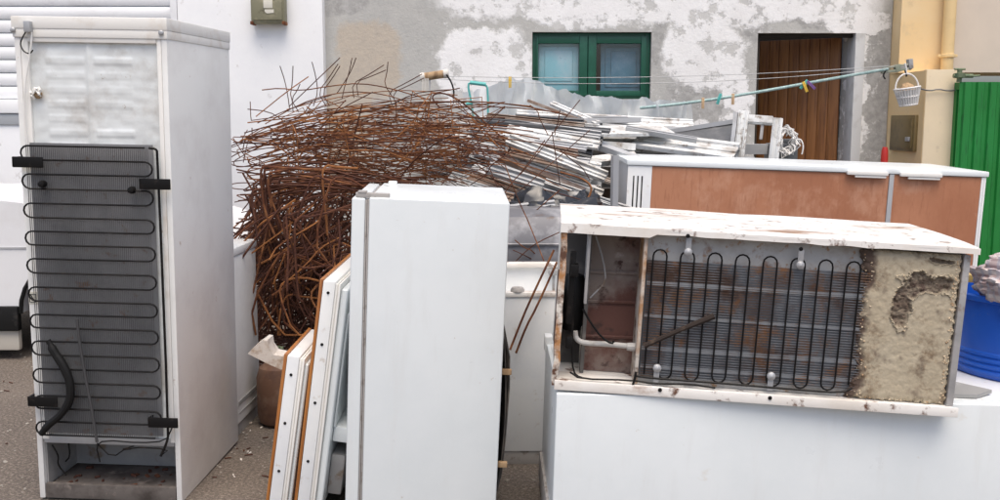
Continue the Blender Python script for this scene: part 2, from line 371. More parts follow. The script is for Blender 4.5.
# window
wn_ = MB(); fw = .062; y0, y1 = .06, .12; mid = wx(603) - 0.0
ix0, ix1 = wx0 + .003, wx1 - .003; iz0, iz1 = wz0 + .003, wz1 - .003
wn_.box(ix0, ix0 + .05, y0, y1, iz0, iz1, .004); wn_.box(ix1 - .05, ix1, y0, y1, iz0, iz1, .004)
wn_.box(ix0 + .05, ix1 - .05, y0, y1, iz1 - .05, iz1, .004); wn_.box(ix0 + .05, ix1 - .05, y0, y1, iz0, iz0 + .05, .004)
window = wn_.build('window', GREENFRAME, house)
def casement(x0, x1, zb, railz):
    c = MB(); s_ = .055
    c.box(x0, x0 + s_, y0 - .02, y1 - .012, zb, iz1 - .052, .006); c.box(x1 - s_, x1, y0 - .02, y1 - .012, zb, iz1 - .052, .006)
    c.box(x0 + s_, x1 - s_, y0 - .018, y1 - .014, iz1 - .052 - s_, iz1 - .053, .006); c.box(x0 + s_, x1 - s_, y0 - .018, y1 - .014, zb, zb + s_, .006)
    c.box(x0 + s_, x1 - s_, y0 - .016, y1 - .016, railz - .03, railz + .03, .006)
    c.build('casement', GREENFRAME, window)
    gl = MB(); gl.box(x0 + s_ - .004, x1 - s_ + .004, y0 + .01, y0 + .014, zb + s_, iz1 - .052 - s_); gl.build('glass_pane', GLASS, window)
fmid0, fmid1 = wx(579), wx(596)
def casement(px0, px1, o0, o1):
    a, b = wx(px0), wx(px1); zt_, zb_, zl_ = wz(43), wz(90.5), wz(96)
    c = MB()
    c.box(o0, a, y0 - .02, y1 - .012, iz0 + .03, iz1 - .03, .006); c.box(b, o1, y0 - .02, y1 - .012, iz0 + .03, iz1 - .03, .006)
    c.box(a, b, y0 - .018, y1 - .014, zt_, iz1 - .031, .006); c.box(a, b, y0 - .018, y1 - .014, zl_, zb_, .006)
    c.build('casement', GREENFRAME, window)
    gl = MB(); gl.box(a - .004, b + .004, y0 + .01, y0 + .014, zb_ - .004, zt_ + .004); gl.build('glass_pane', GLASS, window)
casement(538, 579, ix0 + .035, wx(587.2)); casement(596, 640.5, wx(587.8), ix1 - .035)
def shutter_panel(x0, x1, z0, z1, m, y):
    p = MB(); p.box(x0, x1, y, y + .02, z0, z1, .003)
    w_ = x1 - x0; h_ = z1 - z0
    p.box(x0 + .10 * w_, x1 - .10 * w_, y - .010, y + .002, z0 + .16 * h_, z1 - .10 * h_, .008); p.box(x0 + .22 * w_, x1 - .22 * w_, y - .018, y - .008, z0 + .22 * h_, z1 - .17 * h_, .008)
    return p.build('inner_shutter', m, window)
shutter_panel(wx(534), wx(584), iz0 + .06, iz1 - .07, PALEBLUE, .135)
shutter_panel(wx(602), wx(648), iz0 + .03, iz1 - .07, MIDBLUE, .19)

# --- left building: white wall and roller shutter
lb = thing('white_building', 'white painted building with a roller shutter behind the tall refrigerator', 'building', (0, YW - .12, 0))
sx1 = at(181, 100, YW - .12).x; szb = wz(99, YW - .12)
XLB = at(323.5, 60, YW - .12).x
m = MB(); m.box(sx1, XLB, 0, .40, 0, TOP, .008); m.box(-9, sx1 - .001, 0.0, .4, 0, szb - .13, .004); m.box(-9, sx1 - .001, .002, .4, wz(-120, YW), TOP); m.build('wall', WHITEWALL, lb)
m = MB(); z = szb
while z < wz(-120, YW) - .01:
    hgt = .118
    m.prism([(.10, z), (.062, z + .006), (.05, z + .03), (.05, z + hgt - .03), (.062, z + hgt - .008), (.10, z + hgt - .002)], 'x', -9, sx1 - .06); z += hgt
m.build('roller_shutter', SHUTTER, lb)
m = MB(); m.box(sx1 - .06, sx1 - .002, -.01, .12, szb, wz(-120, YW), .004); m.build('shutter_guide', SHUTTER, lb)
m = MB(); m.box(-9, sx1 - .002, -.03, .39, szb - .128, szb - .004, .01); m.build('sill', WHITEWALL, lb)
m = MB(); m.box(-9, sx1 - .005, -.015, .02, szb - .23, szb - .135, .004); m.build('grey_band', SILL, lb)
# meter cabinet high on it
p0 = at(252, 24, YW - .2); p1 = at(285, -10, YW - .2)
mb_ = thing('meter_box', 'olive meter box with rounded corners high on the white wall', 'meter box', ((p0.x + p1.x) / 2, YW - .122, p0.z))
ww = (p1.x - p0.x) / 2; hh = p1.z - p0.z
m = MB(); m.box(-ww, ww, -.12, 0, 0, hh, .025, seg=3); m.build('case', METERBOX, mb_)
m = MB(); m.box(-ww + .02, ww - .02, -.135, -.118, .03, hh - .02, .006); m.build('cover', METERBOX, mb_)
m = MB(); m.box(-.03, .05, -.142, -.134, .13, .2, .002); m.build('paper_label', STICKER, mb_)
m = MB(); m.prism([(-.02, .10), (.0, .085), (.06, .09), (.06, .12), (-.02, .12)], 'y', -.141, -.134); m.build('paper_label', STICKER, mb_)
m = MB(); m.box(-ww - .004, -ww + .025, -.13, -.02, -.008, .02, .004); m.box(ww - .025, ww + .004, -.13, -.02, -.008, .02, .004); m.build('hinge', RUST, mb_)

# --- yellow building on the right
yb = thing('yellow_building', 'yellow rendered building corner at the right with a step below the drainpipe', 'building', (0, 0, 0))
X887 = XR + .004
Yu = 8.70; Yp = 8.23
xu = at(900, 40, Yu).x; xp0 = at(923.5, 120, Yp).x; xp1 = at(956.5, 120, Yp).x; zp = at(930, 70, Yp).z
m = MB(); m.prism([(X887, YW + .3), (X887, YW - .05), (xu, Yu), (7.5, Yu), (7.5, YW + .3)], 'z', zp, TOP); m.build('upper_wall', YELLOW, yb)
m = MB(); m.box(at(948, 40, Yu).x, 7.4, Yu - .012, Yu + .1, zp + .003, TOP - .01); m.build('beige_wall', BEIGE, yb)
m = MB(); m.prism([(X887, YW + .3), (X887, YW - .06), (xp0, Yp), (xp1, Yp), (xp1, YW + .3)], 'z', 0, zp - .002); pl = m.build('lower_pier', YELLOW, yb)
m = MB(); m.box(xp0 + .003, xp1 + .002, Yp - .008, Yp + .05, .0, zp + .004, .003); m.build('pier_face', PALEYEL, yb)
# drainpipe
c = at(947.5, 40, Yu - .06)
dp = thing('drainpipe', 'yellow painted drainpipe running down to the step of the yellow building', 'pipe', (c.x, Yu - .075, zp + .005))
m = MB(); m.tube([(0, 0, 0), (0, 0, 2)], .052, 20); m.build('pipe', PIPEYEL, dp)
zc = at(947, 57, Yu).z - zp
m = MB(); m.lathe([(.058, zc - .015), (.064, zc - .012), (.064, zc + .012), (.058, zc + .015)], 20); m.box(-.085, .085, -.012, .012, zc - .012, zc + .012, .003); m.box(-.012, .012, 0, .06, zc - .01, zc + .01); m.build('clamp', PIPEYEL, dp)
# meter door on the splayed side of the pier
a0 = Vector((X887, YW - .06, 0)); a1 = Vector((xp0, Yp, 0)); dirp = (a1 - a0); Lp = dirp.length; ang = math.atan2(dirp.y, dirp.x)
def onpier(px, py):
    d = ray(px, py); n_ = Vector((-dirp.y, dirp.x, 0)); o = Vector((0, 0, CH)); t = (a0 - o).dot(n_) / d.dot(n_); p = o + d * t
    return (p - a0).dot(dirp) / Lp, p.z
u0, zb = onpier(892.5, 150); u1, zt = onpier(918.5, 115)
if True:
    md = thing('meter_cupboard', 'brown glazed meter door set into the yellow pier below the basket', 'meter box', (a0.x, a0.y, zb), (0, 0, ang))
    m = MB(); m.box(u0, u1, -.03, .02, 0, zt - zb, .004); m.build('frame', METERWOOD, md)
    m = MB(); m.box(u0 + .05 * (u1 - u0), u1 - .06 * (u1 - u0), -.04, -.028, .025, zt - zb - .025, .003); dd = m.build('door', METERWOOD, md)
    m = MB(); m.box(u1 - .24 * (u1 - u0), u1 - .1 * (u1 - u0), -.055, -.038, (zt - zb) * .28, (zt - zb) * .40, .004); m.build('latch', ALU, dd)
# green gate
gx0 = at(957.5, 120, Yp - .1).x; gzt = at(960, 82, Yp - .1).z
gt = thing('green_gate', 'bright green corrugated metal gate beside the yellow pier', 'gate', (gx0, Yp - .1, 0))
poly = []; x = 0.0; n = 26; pw = .105
prof = []
for i in range(n):
    prof += [(x, 0), (x + .03, 0), (x + .04, -.018), (x + .092, -.018)]; x += pw
poly = prof + [(a, b + .006) for a, b in prof[::-1]]
m = MB(); m.prism(poly, 'z', .05, gzt); m.build('corrugated_panel', GREENDOOR, gt, flat=True)
m = MB(); m.box(-.0, n * pw, .008, .04, gzt - .06, gzt - .004); m.box(0, n * pw, .008, .04, .06, .12); m.box(0, .05, .042, .09, 0, gzt - .002); m.build('frame', GREENDOOR, gt)
c = at(960, 76, Yp - .1)
vt = thing('water_valve', 'small green water valve on top of the green gate', 'valve', (c.x, Yp - .09, gzt))
m = MB(); m.lathe([(.02, 0), (.02, .03), (.045, .035), (.045, .07), (.02, .075), (.02, .1)], 14); m.tube([(-.05, 0, .05), (.11, 0, .05)], .017, 10); m.build('body', BRASS, vt)
m = MB(); m.tube([(-.045, 0, .105), (.045, 0, .105)], .008, 8); m.tube([(.11, 0, .05), (.16, -.02, .052)], .008, 8); m.build('handle', BRASS, vt)
pw_ = [at(x, y, Yp - .03) for x, y in ((921, 89), (930, 91), (938, 89), (948, 91), (957, 90))]
m = MB(); m.tube(pw_, .006, 6, smooth=1); tag(m.build('wall_cable', DARKBAR), 'thin wavy cable along the yellow pier by the gate', 'cable')

# ================================================================== CAR
Yc = 5.95
wcx = -2.62; wr = .30
car = thing('parked_car', 'white parked car half hidden behind the tall white refrigerator', 'car', (0, Yc, 0))
xf, xb = -1.86, -5.8
def arch(cx, r, n=14): return [(cx - r * math.cos(math.pi * i / n), .30 + r * math.sin(math.pi * i / n)) for i in range(n + 1)]
prof = [(xb, .36), (-5.4, .33)] + arch(-5.0, .36)[0:] + arch(wcx, .36) + [(xf + .05, .33), (xf, .45), (xf + .01, .66), (xf - .12, .80), (-2.4, .93), (-3.06, 1.0), (-5.2, 1.02), (-5.7, .98), (xb - .03, .8)]
# lower sill between arches stays at 0.30
m = MB(); m.prism(prof, 'y', 0, 1.62); body = m.build('body', CARWHITE, car)
cab = [(-4.08, 1.005), (-4.5, 1.40), (-5.1, 1.43), (-5.55, .985)]
m = MB()
vs = [Vector((x, .03 + (.13 if zz > 1.2 else 0), zz)) for x, zz in cab] + [Vector((x, 1.59 - (.13 if zz > 1.2 else 0), zz)) for x, zz in cab]
m.add(vs, [(0, 1, 2, 3), (7, 6, 5, 4), (0, 4, 5, 1), (1, 5, 6, 2), (2, 6, 7, 3), (3, 7, 4, 0)]); m.build('cabin_glass', GLASSDARK, car)
m = MB(); m.box(-5.12, -4.46, .15, 1.47, 1.41, 1.45, .02); m.build('roof', CARWHITE, car)
m = MB(); m.box(-4.62, wcx - .37, -.03, .02, .19, .345, .012); m.build('sill_moulding', BLACKRUB, car)
m = MB(); m.box(-4.62, wcx - .385, .0, .05, .06, .20, .02); m.build('side_skirt', CARSKIRT, car)
m = MB(); m.box(xf - .02, xf + .06, -.01, 1.63, .34, .50, .02); m.build('bumper', BLACKRUB, car)
m = MB(); m.box(-4.62, -2.2, -.006, .004, .705, .715); m.build('body_crease', GREYBAR, car)
lip = MB(); lip.tube([(x, -.004, zz) for x, zz in arch(wcx, .362)], .014, 6); lip.build('wheel_arch_trim', BLACKRUB, car)
for cx in (wcx, -5.0):
    for yy in (.1, 1.52):
        MW = Matrix.Translation((cx, yy, wr)) @ Matrix.Rotation(R(90), 4, 'X')
        m = MB(); m.lathe([(.19, -.09), (.27, -.09), (.30, -.06), (.30, .06), (.27, .09), (.19, .09)], 28, M=MW); wh = m.build('wheel', BLACKRUB, car)
        m = MB(); m.lathe([(.0, -.07), (.17, -.075), (.19, -.06), (.19, .06), (.17, .075), (.0, .07)], 24, M=MW); m.build('rim', ALU, wh)
for yy in (.2, 1.4):
    m = MB(); m.box(xf - .06, xf + .012, yy - .13, yy + .13, .58, .70, .02); m.build('headlight', GLASS, car)

# ================================================================== LEFT FRIDGE
Wd, Dp, Ht = .57, .712, 1.852
LF = thing('refrigerator', 'tall white refrigerator turned with its black coil back to the viewer', 'refrigerator', (-1.515, 4.019, .012), (R(1.13), R(1.05), R(-2.51)))
ML = LF.matrix_basis.copy(); yb_ = -Dp / 2
def LL(px, py, y=yb_): return local(ML, px, py, y)
zrec = LL(100, 441).z; zlid = LL(90, 33).z
m = MB()
m.box(-Wd / 2, -Wd / 2 + .022, yb_, Dp / 2, 0, zlid, .004); m.box(Wd / 2 - .022, Wd / 2, yb_, Dp / 2, 0, zlid, .004)
m.box(-Wd / 2 + .022, Wd / 2 - .022, yb_ + .03, Dp / 2 - .005, zrec, zlid - .002); m.box(-Wd / 2 + .022, Wd / 2 - .022, yb_ + .26, Dp / 2 - .006, .03, zrec)
cabn = m.build('cabinet', ENAMEL_DIRTY, LF)
# embossed back sheet
def emb(u, v):
    x = (-Wd / 2 + .024) + u * (Wd - .048); z = zrec + v * (zlid - zrec); d = 0
    zt = (zlid - z)
    for k in range(10):
        zc_ = .10 + k * .053
        for xc in (-.105, .075):
            ddx = max(0, abs(x - xc) - .066) / .007; ddz = max(0, abs(zt - zc_) - .007) / .007
            d += .0028 * math.exp(-ddx * ddx - ddz * ddz) * (.6 + .7 * noise.noise(Vector((k * 3.3, xc * 20, 0)))) * (1 if k < 7 else .6)
    d += .005 * math.exp(-(((x + .015) / .012) ** 2))
    d += .003 * noise.noise(Vector((x * 9, z * 9, 3))) + .0015 * noise.noise(Vector((x * 24, z * 30, 5)))
    return (x, yb_ + .014 - d, z)
m = MB(); m.sheet(emb, 150, 340); m.build('back_sheet', BACKSHEET, LF)
m = MB(); m.box(-Wd / 2 + .0225, -Wd / 2 + .05, yb_ + .001, yb_ + .02, zrec, zlid - .003, .004); m.box(Wd / 2 - .04, Wd / 2 - .0225, yb_ + .001, yb_ + .02, zrec, zlid - .003, .004)
m.box(-Wd / 2 + .05, Wd / 2 - .04, yb_ - .001, yb_ + .02, zlid - .035, zlid - .003, .004); m.build('back_flange', CREAM, LF)
m = MB(); m.box(-Wd / 2 - .006, Wd / 2 + .005, yb_ - .008, Dp / 2 + .006, zlid + .012, Ht + .004, .006); m.box(-Wd / 2 - .003, Wd / 2 + .003, yb_ - .005, Dp / 2 + .004, zlid - .018, zlid + .013, .003)
lid = m.build('lid', CREAM, LF)
for px, py in ((14, 30), (162, 33)):
    p = LL(px, py); m = MB(); m.lathe([(.0, .009), (.006, .008), (.010, .003), (.010, 0)], 12, M=Matrix.Translation((p.x, yb_ - .008, p.z)) @ Matrix.Rotation(R(90), 4, 'X')); m.build('screw', ALU, lid)
# recess at the bottom
m = MB(); m.box(-Wd / 2 + .024, Wd / 2 - .024, yb_ + .01, yb_ + .28, .02, .045, .004); m.box(-Wd / 2 + .024, Wd / 2 - .024, yb_ + .0, yb_ + .022, .0, .06, .005); m.build('base_pan', mat('grimy_pan', (.12, .105, .095), .8, layers=[((.05, .04, .035), 6, .45, .7, 8), ((.26, .22, .19), 14, .6, .8, 8)]), LF)
m = MB(); m.box(-Wd / 2 + .024, -Wd / 2 + .029, yb_ + .02, yb_ + .255, .05, zrec - .004); m.box(-Wd / 2 + .03, Wd / 2 - .024, yb_ + .25, yb_ + .256, .05, zrec - .004); m.build('recess_lining', GREYSHEET, LF)
m = MB(); m.box(-Wd / 2 + .026, Wd / 2 - .026, yb_ + .004, yb_ + .02, zrec - .016, zrec + .014, .004); m.build('crossbar', ALU, LF)
# condenser: dark panel, fine wires and one long serpentine pipe
yc0 = yb_ - .03
zc1 = LL(95, 147, yc0).z; zc0 = LL(105, 437, yc0).z; xc0 = LL(30, 300, yc0).x - .004; xc1 = LL(161, 250, yc0).x
m = MB(); m.box(xc0 + .02, xc1 - .03, yb_ + .0, yb_ + .004, zc0, zc1 + .01); m.build('dark_panel', COILBACK, LF)
runs = 22; pts = []; xl, xr = xc0, xc1 - .022; dz = (zc1 - zc0) / (runs - 1); rr = dz / 2
for i in range(runs):
    z = zc1 - i * dz + .0016 * math.sin(i * 7.3)
    if i % 2 == 0:
        pts += [(xl + rr, yc0, z), (xr - rr, yc0, z)]
        if i < runs - 1: pts += [(xr - rr + rr * math.sin(t), yc0, z - rr + rr * math.cos(t)) for t in [math.pi * k / 6 for k in range(1, 6)]]
    else:
        pts += [(xr - rr, yc0, z), (xl + rr, yc0, z)]
        if i < runs - 1: pts += [(xl + rr - rr * math.sin(t), yc0, z - rr + rr * math.cos(t)) for t in [math.pi * k / 6 for k in range(1, 6)]]
# loops start at the left between run 0 and 1: mirror so that the first bend is on the left
pts = [(xl + xr - p[0], p[1], p[2]) for p in pts]
m = MB(); m.tube(pts, .0036, 6); cond = m.build('condenser_pipe', BLACK, LF)
m = MB(); nw = 64
for i in range(nw):
    x = xl + .018 + (xr - xl - .036) * i / (nw - 1); m.tube([(x, yc0 + .006, zc1 + .004), (x, yc0 + .006, zc0 - .004)], .0012, 4)
m.build('wire_grille', WIREDARK, cond)
m = MB(); m.tube([(xr - .01, yc0, zc1), (xc1 - .008, yc0, zc1 - .002), (xc1, yc0, zc1 - .012), (xc1 + .004, yc0, zc0 + .02), (xc1 - .006, yc0, zc0 - .02), (xc1 - .03, yc0, zc0 - .07)], .005, 6, smooth=1); m.build('riser_pipe', BLACK, LF)
for px, py, s_ in ((29, 162, 1), (156, 184, 1), (44, 401, 1), (164, 422, 1)):
    p = LL(px, py, yc0); m = MB(); m.box(p.x - .058, p.x + .058, yc0 - .012, yc0 - .006, p.z - .02, p.z + .02, .003); m.box(p.x - .058, p.x - .052, yc0 - .012, yb_ + .01, p.z - .018, p.z + .018)
    m.build('bracket', BLACK, LF)
for px, py in ((43, 184), (132, 190)):
    p = LL(px, py, yc0); m = MB(); m.lathe([(.0, .014), (.011, .012), (.014, 0), (.014, -.012)], 12, M=Matrix.Translation((p.x, yc0 - .006, p.z)) @ Matrix.Rotation(R(90), 4, 'X')); m.build('clip', BLACK, LF)
pt = [LL(x, y, yc0 - .02) for x, y in ((48, 340), (54, 352), (64, 366), (71, 384), (70, 402), (60, 416), (48, 425), (41, 434))]
m = MB(); m.tube(pt, [.010, .016, .017, .016, .016, .014, .014, .012], 10, smooth=2); m.build('drain_hose', BLACKRUB, LF)
pt = [LL(x, y, yc0 - .012) for x, y in ((77, 319), (80, 345), (86, 380), (92, 410), (97, 442))]
m = MB(); m.tube(pt, .006, 8, smooth=1); m.build('suction_pipe', mat('dark_pipe', (.05, .05, .052), .5), LF)
m = MB()
for P_ in (((100, 462), (96, 446), (104, 440), (140, 443), (166, 441), (172, 428)), ((97, 443), (112, 458), (128, 447), (170, 449), (160, 456)), ((134, 446), (120, 450), (131, 449))):
    m.tube([LL(x, y, yc0 + .005) for x, y in P_], .0028, 5, smooth=1)
m.build('loose_wire', BLACK, LF)
m = MB(); m.tube([LL(x, y, yb_ - .012) for x, y in ((31, 28), (32, 38), (29, 60), (25, 85), (24, 120), (27, 145))], .0035, 6, smooth=2); m.build('cord', CREAM, LF)
m = MB(); m.tube([LL(x, y, yb_ - .012) for x, y in ((27, 30), (22, 38), (20, 45), (24, 52), (30, 54), (33, 50))], .0025, 6, smooth=2); m.build('wire_loop', BLACK, LF)
p = LL(30, 27); m = MB(); m.box(p.x - .01, p.x + .014, yb_ - .03, yb_ - .004, p.z - .02, p.z + .02, .004); m.build('terminal', ALU, LF)
p = LL(37, 94); m = MB(); m.lathe([(.0, .008), (.008, .008), (.014, .004), (.018, 0)], 10, M=Matrix.Translation((p.x, yb_ + .006, p.z)) @ Matrix.Rotation(R(90), 4, 'X')); m.build('foam_plug', OLDWOOD, LF)
m = MB()
for k in range(9):
    a = random.uniform(0, 6.28); rr_ = random.uniform(.012, .03); q_ = Vector((p.x + rr_ * math.cos(a), yb_ - .008, p.z + rr_ * math.sin(a) * .8))
    m.box(-.01, .01, -.003, .003, -.006, .006, .001, Matrix.Translation(q_) @ Euler((random.uniform(-1, 1), random.uniform(-1, 1), random.uniform(-2, 2))).to_matrix().to_4x4())
m.build('torn_foil', CREAM, LF)
p = LL(33, 298); m = MB(); m.box(p.x - .016, p.x + .016, yb_ - .001, yb_ + .002, p.z - .024, p.z + .024); st = m.build('sticker', STICKER, LF)
m = MB(); yy = yb_ - .003
m.box(p.x - .013, p.x - .011, yy, yy + .0015, p.z - .016, p.z + .016); m.box(p.x + .011, p.x + .013, yy, yy + .0015, p.z - .016, p.z + .016); m.box(p.x - .0105, p.x + .0105, yy, yy + .0015, p.z - .016, p.z - .014); m.box(p.x - .0105, p.x + .0105, yy, yy + .0015, p.z + .014, p.z + .016)
m.prism([(p.x - .010, p.z + .013), (p.x - .006, p.z + .013), (p.x + .010, p.z - .013), (p.x + .006, p.z - .013)], 'y', yy, yy + .0015); m.build('warning_symbol', INK, st)
p = LL(45, 448); m = MB()
m.tube([(-Wd / 2 + .05, yb_ + .02, zrec - .03), (-Wd / 2 + .07, yb_ + .03, zrec - .08), (-Wd / 2 + .05, yb_ + .05, zrec - .12), (-Wd / 2 + .08, yb_ + .06, zrec - .17)], .003, 6, smooth=2); m.tube([(-Wd / 2 + .10, yb_ + .05, zrec - .02), (-Wd / 2 + .10, yb_ + .06, zrec - .09), (-Wd / 2 + .07, yb_ + .08, zrec - .12)], .003, 6, smooth=2); m.build('thermostat_lead', BLACK, LF)
m = MB()
for k in range(26):
    q_ = Vector((random.uniform(-.24, .24), yb_ + random.uniform(.03, .24), .048)); s_ = random.uniform(.004, .014)
    m.box(-s_, s_, -s_ * .7, s_ * .7, -s_ * .4, s_ * .4, s_ * .2, Matrix.Translation(q_) @ Euler((random.uniform(-.5, .5), random.uniform(-.5, .5), random.uniform(0, 3))).to_matrix().to_4x4(), 1)
tag(m.build('litter_in_pan', RUSTDK, LF), kind='stuff')

# shadowed appliance behind it
o = thing('washing_machine', 'low white appliance in the shade behind the tall refrigerator', 'appliance', (-1.53, 4.64, .0), (0, 0, R(-2)))
m = MB(); m.box(-.3, .3, -.2, .2, .06, .86, .012); m.build('cabinet', ENAMEL_DIRTY, o)
m = MB(); m.box(-.305, .305, -.206, .206, .861, .90, .01); m.build('top_panel', ENAMEL_DIRTY, o)
m = MB(); m.box(-.29, .29, -.19, .19, .0, .062); m.build('plinth', GREYSHEET, o)
m = MB(); m.box(.3, .304, -.17, .17, .15, .17); m.box(.3, .304, -.17, .17, .11, .115); m.build('side_ridge', GREYSHEET, o)

# ================================================================== CENTRE FRIDGE (its side to the viewer, door at the left)
cw, cdp, chh = .549, .60, 1.216
CF = thing('refrigerator', 'plain white refrigerator seen from its blank side in the middle of the yard', 'refrigerator', (-.305, 3.693, .004), (R(1.24), R(2.52), R(2.19)))
MC = CF.matrix_basis.copy()
xd = -cw / 2 + .047
m = MB(); m.box(xd + .014, cw / 2, -cdp / 2, cdp / 2, .03, chh, .007, seg=3); m.build('cabinet', ENAMEL_CLEAN, CF)
m = MB(); m.box(-cw / 2, xd, -cdp / 2 + .003, cdp / 2 - .003, .06, chh - .004, .008, seg=3); cdoor = m.build('door', ENAMEL_CLEAN, CF)
m = MB(); m.box(xd + .001, xd + .006, -cdp / 2 + .006, cdp / 2 - .006, .07, chh - .01, .001); m.box(xd + .008, xd + .0135, -cdp / 2 + .004, cdp / 2 - .004, .07, chh - .008, .001); m.build('gasket', GASKET, cdoor)
m = MB(); m.box(-cw / 2 + .012, -cw / 2 + .13, -cdp / 2 + .01, -cdp / 2 + .04, chh - .003, chh + .014, .004); m.box(-cw / 2 + .02, -cw / 2 + .05, -cdp / 2 + .008, -cdp / 2 + .05, chh + .012, chh + .02, .003); m.build('hinge', GASKET, CF)
m = MB(); m.box(-.19, -.155, cdp / 2 - .05, cdp / 2 - .02, chh - .002, chh + .012, .005); m.build('hinge_cover', ENAMEL, CF)
m = MB(); m.box(-.24, .26, -.27, .27, .0, .032, .004); m.build('plinth', BLACKRUB, CF)
m = MB(); zz0, zz1 = .14, .72
for k in range(15):
    y = -.25 + .5 * k / 14; m.tube([(cw / 2 + .004, y, zz0), (cw / 2 + .022, y, zz0 + .10), (cw / 2 + .034, y, zz1 - .09), (cw / 2 + .006, y, zz1)], .003, 5, smooth=1)
m.sheet(lambda u, v: (cw / 2 + .004 + .016 * math.sin(math.pi * v), -.26 + .52 * u, zz0 + (zz1 - zz0) * v), 4, 12, .003, (1, 0, 0))
cc = m.build('condenser', mat('dusty_condenser', (.045, .042, .04), .6, layers=[((.13, .11, .09), 9, .48, .7, 8)]), CF)
for z in (.25, .60):
    m = MB(); m.box(cw / 2 - .002, cw / 2 + .036, -.275, -.255, z - .010, z + .010, .003); m.build('bracket', OLDWOOD, cc)

# ================================================================== LEANING DOORS
def leaning_door(label, px, py, Y, d, h, lean, th, ridge):
    c = at(px, py, Y)                      # upper front corner on the veneer side
    hz = c.z / math.cos(lean)
    t = thing('refrigerator_door', label, 'door', (c.x - math.sin(lean) * hz, Y + d / 2, 0.0), (0, lean, 0), 'loose refrigerator doors leaning together')
    m = MB(); m.box(0, .012, -d / 2, d / 2, .02, hz, .003); m.build('veneer_face', WOODOR, t)
    m = MB(); m.box(.013, .013 + .045, -d / 2, d / 2, .02, hz - .004, .004); fr = m.build('frame', ENAMEL, t)
    for k in range(7):
        z = hz - .055 - k * .205 - .02 * math.sin(k * 5 + px)
        if z < .05: break
        m = MB(); m.lathe([(.0, .004), (.004, .0035), (.006, 0)], 10, M=Matrix.Translation((.035, -d / 2, z)) @ Matrix.Rotation(R(90), 4, 'X')); m.build('screw', BLACK, fr)
    m = MB(); m.box(.0585, .066, -d / 2 + .006, d / 2 - .006, .03, hz - .012, .002); m.box(.070, .077, -d / 2 + .004, d / 2 - .004, .03, hz - .010, .002); m.box(.0660, .070, -d / 2 + .012, d / 2 - .012, .04, hz - .02); m.build('gasket', CREAM, t)
    m = MB(); m.box(.0775, th, -d / 2 + .02, d / 2 - .02, .05, hz - .03, .01, seg=3); m.build('inner_liner', ENAMEL_CLEAN, t)
    return t, hz
dA, hA = leaning_door('shorter refrigerator door with orange veneer edge leaning on the taller door', 284, 354, 3.48, .46, .6, R(8.6), .092, 0)
dB, hB = leaning_door('taller refrigerator door with orange veneer edge leaning on the middle refrigerator', 320, 279, 3.48, .70, .88, R(8.0), .104, 0)
m = MB(); m.box(.105, .20, -.28, .28, .30, .36, .008); m.box(.105, .113, -.29, .29, .36, .80, .004); m.build('door_shelf', ENAMEL_CLEAN, dB)
m = MB(); m.box(.105, .16, -.25, .2, .08, .24, .01); m.build('bottle_rack', GREYSHEET, dB)

# ================================================================== CHEST FREEZER
CZ = .572; cx0, cx1 = .165, 2.45; cy0, cy1 = 3.108, 3.86
CHX = thing('chest_freezer', 'long white chest freezer carrying the rusty refrigerator', 'freezer', ((cx0 + cx1) / 2, (cy0 + cy1) / 2, 0), (0, R(1.6), R(.3)))
hw, hd_ = (cx1 - cx0) / 2, (cy1 - cy0) / 2
m = MB(); m.box(-hw + .006, hw, -hd_ + .012, hd_, .07, CZ, .006, seg=3); m.build('cabinet', GREYSHEET if False else ENAMEL_CLEAN, CHX)
m = MB(); m.box(-hw, hw + .004, -hd_ - .03, -hd_ + .011, .05, CZ + .002, .007, seg=3); m.build('front_panel', ENAMEL_CLEAN, CHX)
m = MB(); m.box(-hw + .03, hw - .03, -hd_ + .03, hd_ - .03, 0, .071); m.box(-hw - .006, -hw + .03, -hd_ + .02, hd_ - .005, .0, .11, .01); m.build('plinth', GASKET, CHX)
m = MB(); m.box(-hw - .001, -hw + .03, hd_ - .07, hd_ + .004, CZ - .03, CZ + .03, .004); m.build('hinge', ENAMEL, CHX)
m = MB(); m.box(-hw + .02, hw - .01, -hd_ + .02, hd_ - .08, CZ + .0005, CZ + .004, .001); m.build('top_skin', ENAMEL, CHX)

# ================================================================== RUSTY FRIDGE LYING ON THE CHEST
fw_, fd, fh = 1.282, .613, .546
FR = thing('refrigerator', 'rusty refrigerator lying on its side with torn back showing yellow foam and coil', 'refrigerator', (.833, 3.372, .591), (0, R(3.25), R(-3.1)))
MF = FR.matrix_basis.copy(); yf = -fd / 2
def FL(px, py, y=yf): return local(MF, px, py, y)
zl0 = fh - .036
# upper side sheet, bent lower side sheet, ends
m = MB()
def topsheet(u, v):
    x = -fw_ / 2 - .012 + u * (fw_ + .03); y = -fd / 2 - .018 + v * (fd + .018)
    return (x, y, fh + .004 * noise.noise(Vector((x * 5, y * 5, 1))) - (.012 * (1 - v) ** 6))
m.sheet(topsheet, 60, 24, -.008, (0, 0, 1)); 
nl = 60
def lipf(u, v):
    x = -fw_ / 2 - .012 + u * (fw_ + .03); return (x, -fd / 2 - .018 + .002 * noise.noise(Vector((x * 9, 0, 5))), fh - .012 - v * (.030 + .003 * noise.noise(Vector((x * 14, 2, 5))) - (.012 if x > -.36 else 0)))
m.sheet(lipf, nl, 3, .006, (0, 1, 0)); m.build('upper_side', ENAMEL_RUST, FR)
m = MB(); m.box(-fw_ / 2, fw_ / 2 - .0, -fd / 2 - .012, fd / 2, .0, .018, .004); m.box(-fw_ / 2 + .0, fw_ / 2 + .01, -fd / 2 - .02, -fd / 2 - .011, -.012, .02, .003); m.build('lower_side', ENAMEL_RUST, FR)
m = MB(); m.box(fw_ / 2 - .022, fw_ / 2, -fd / 2 - .0, fd / 2 - .02, .0185, zl0, .004); m.build('end_panel', GREYSHEET, FR)
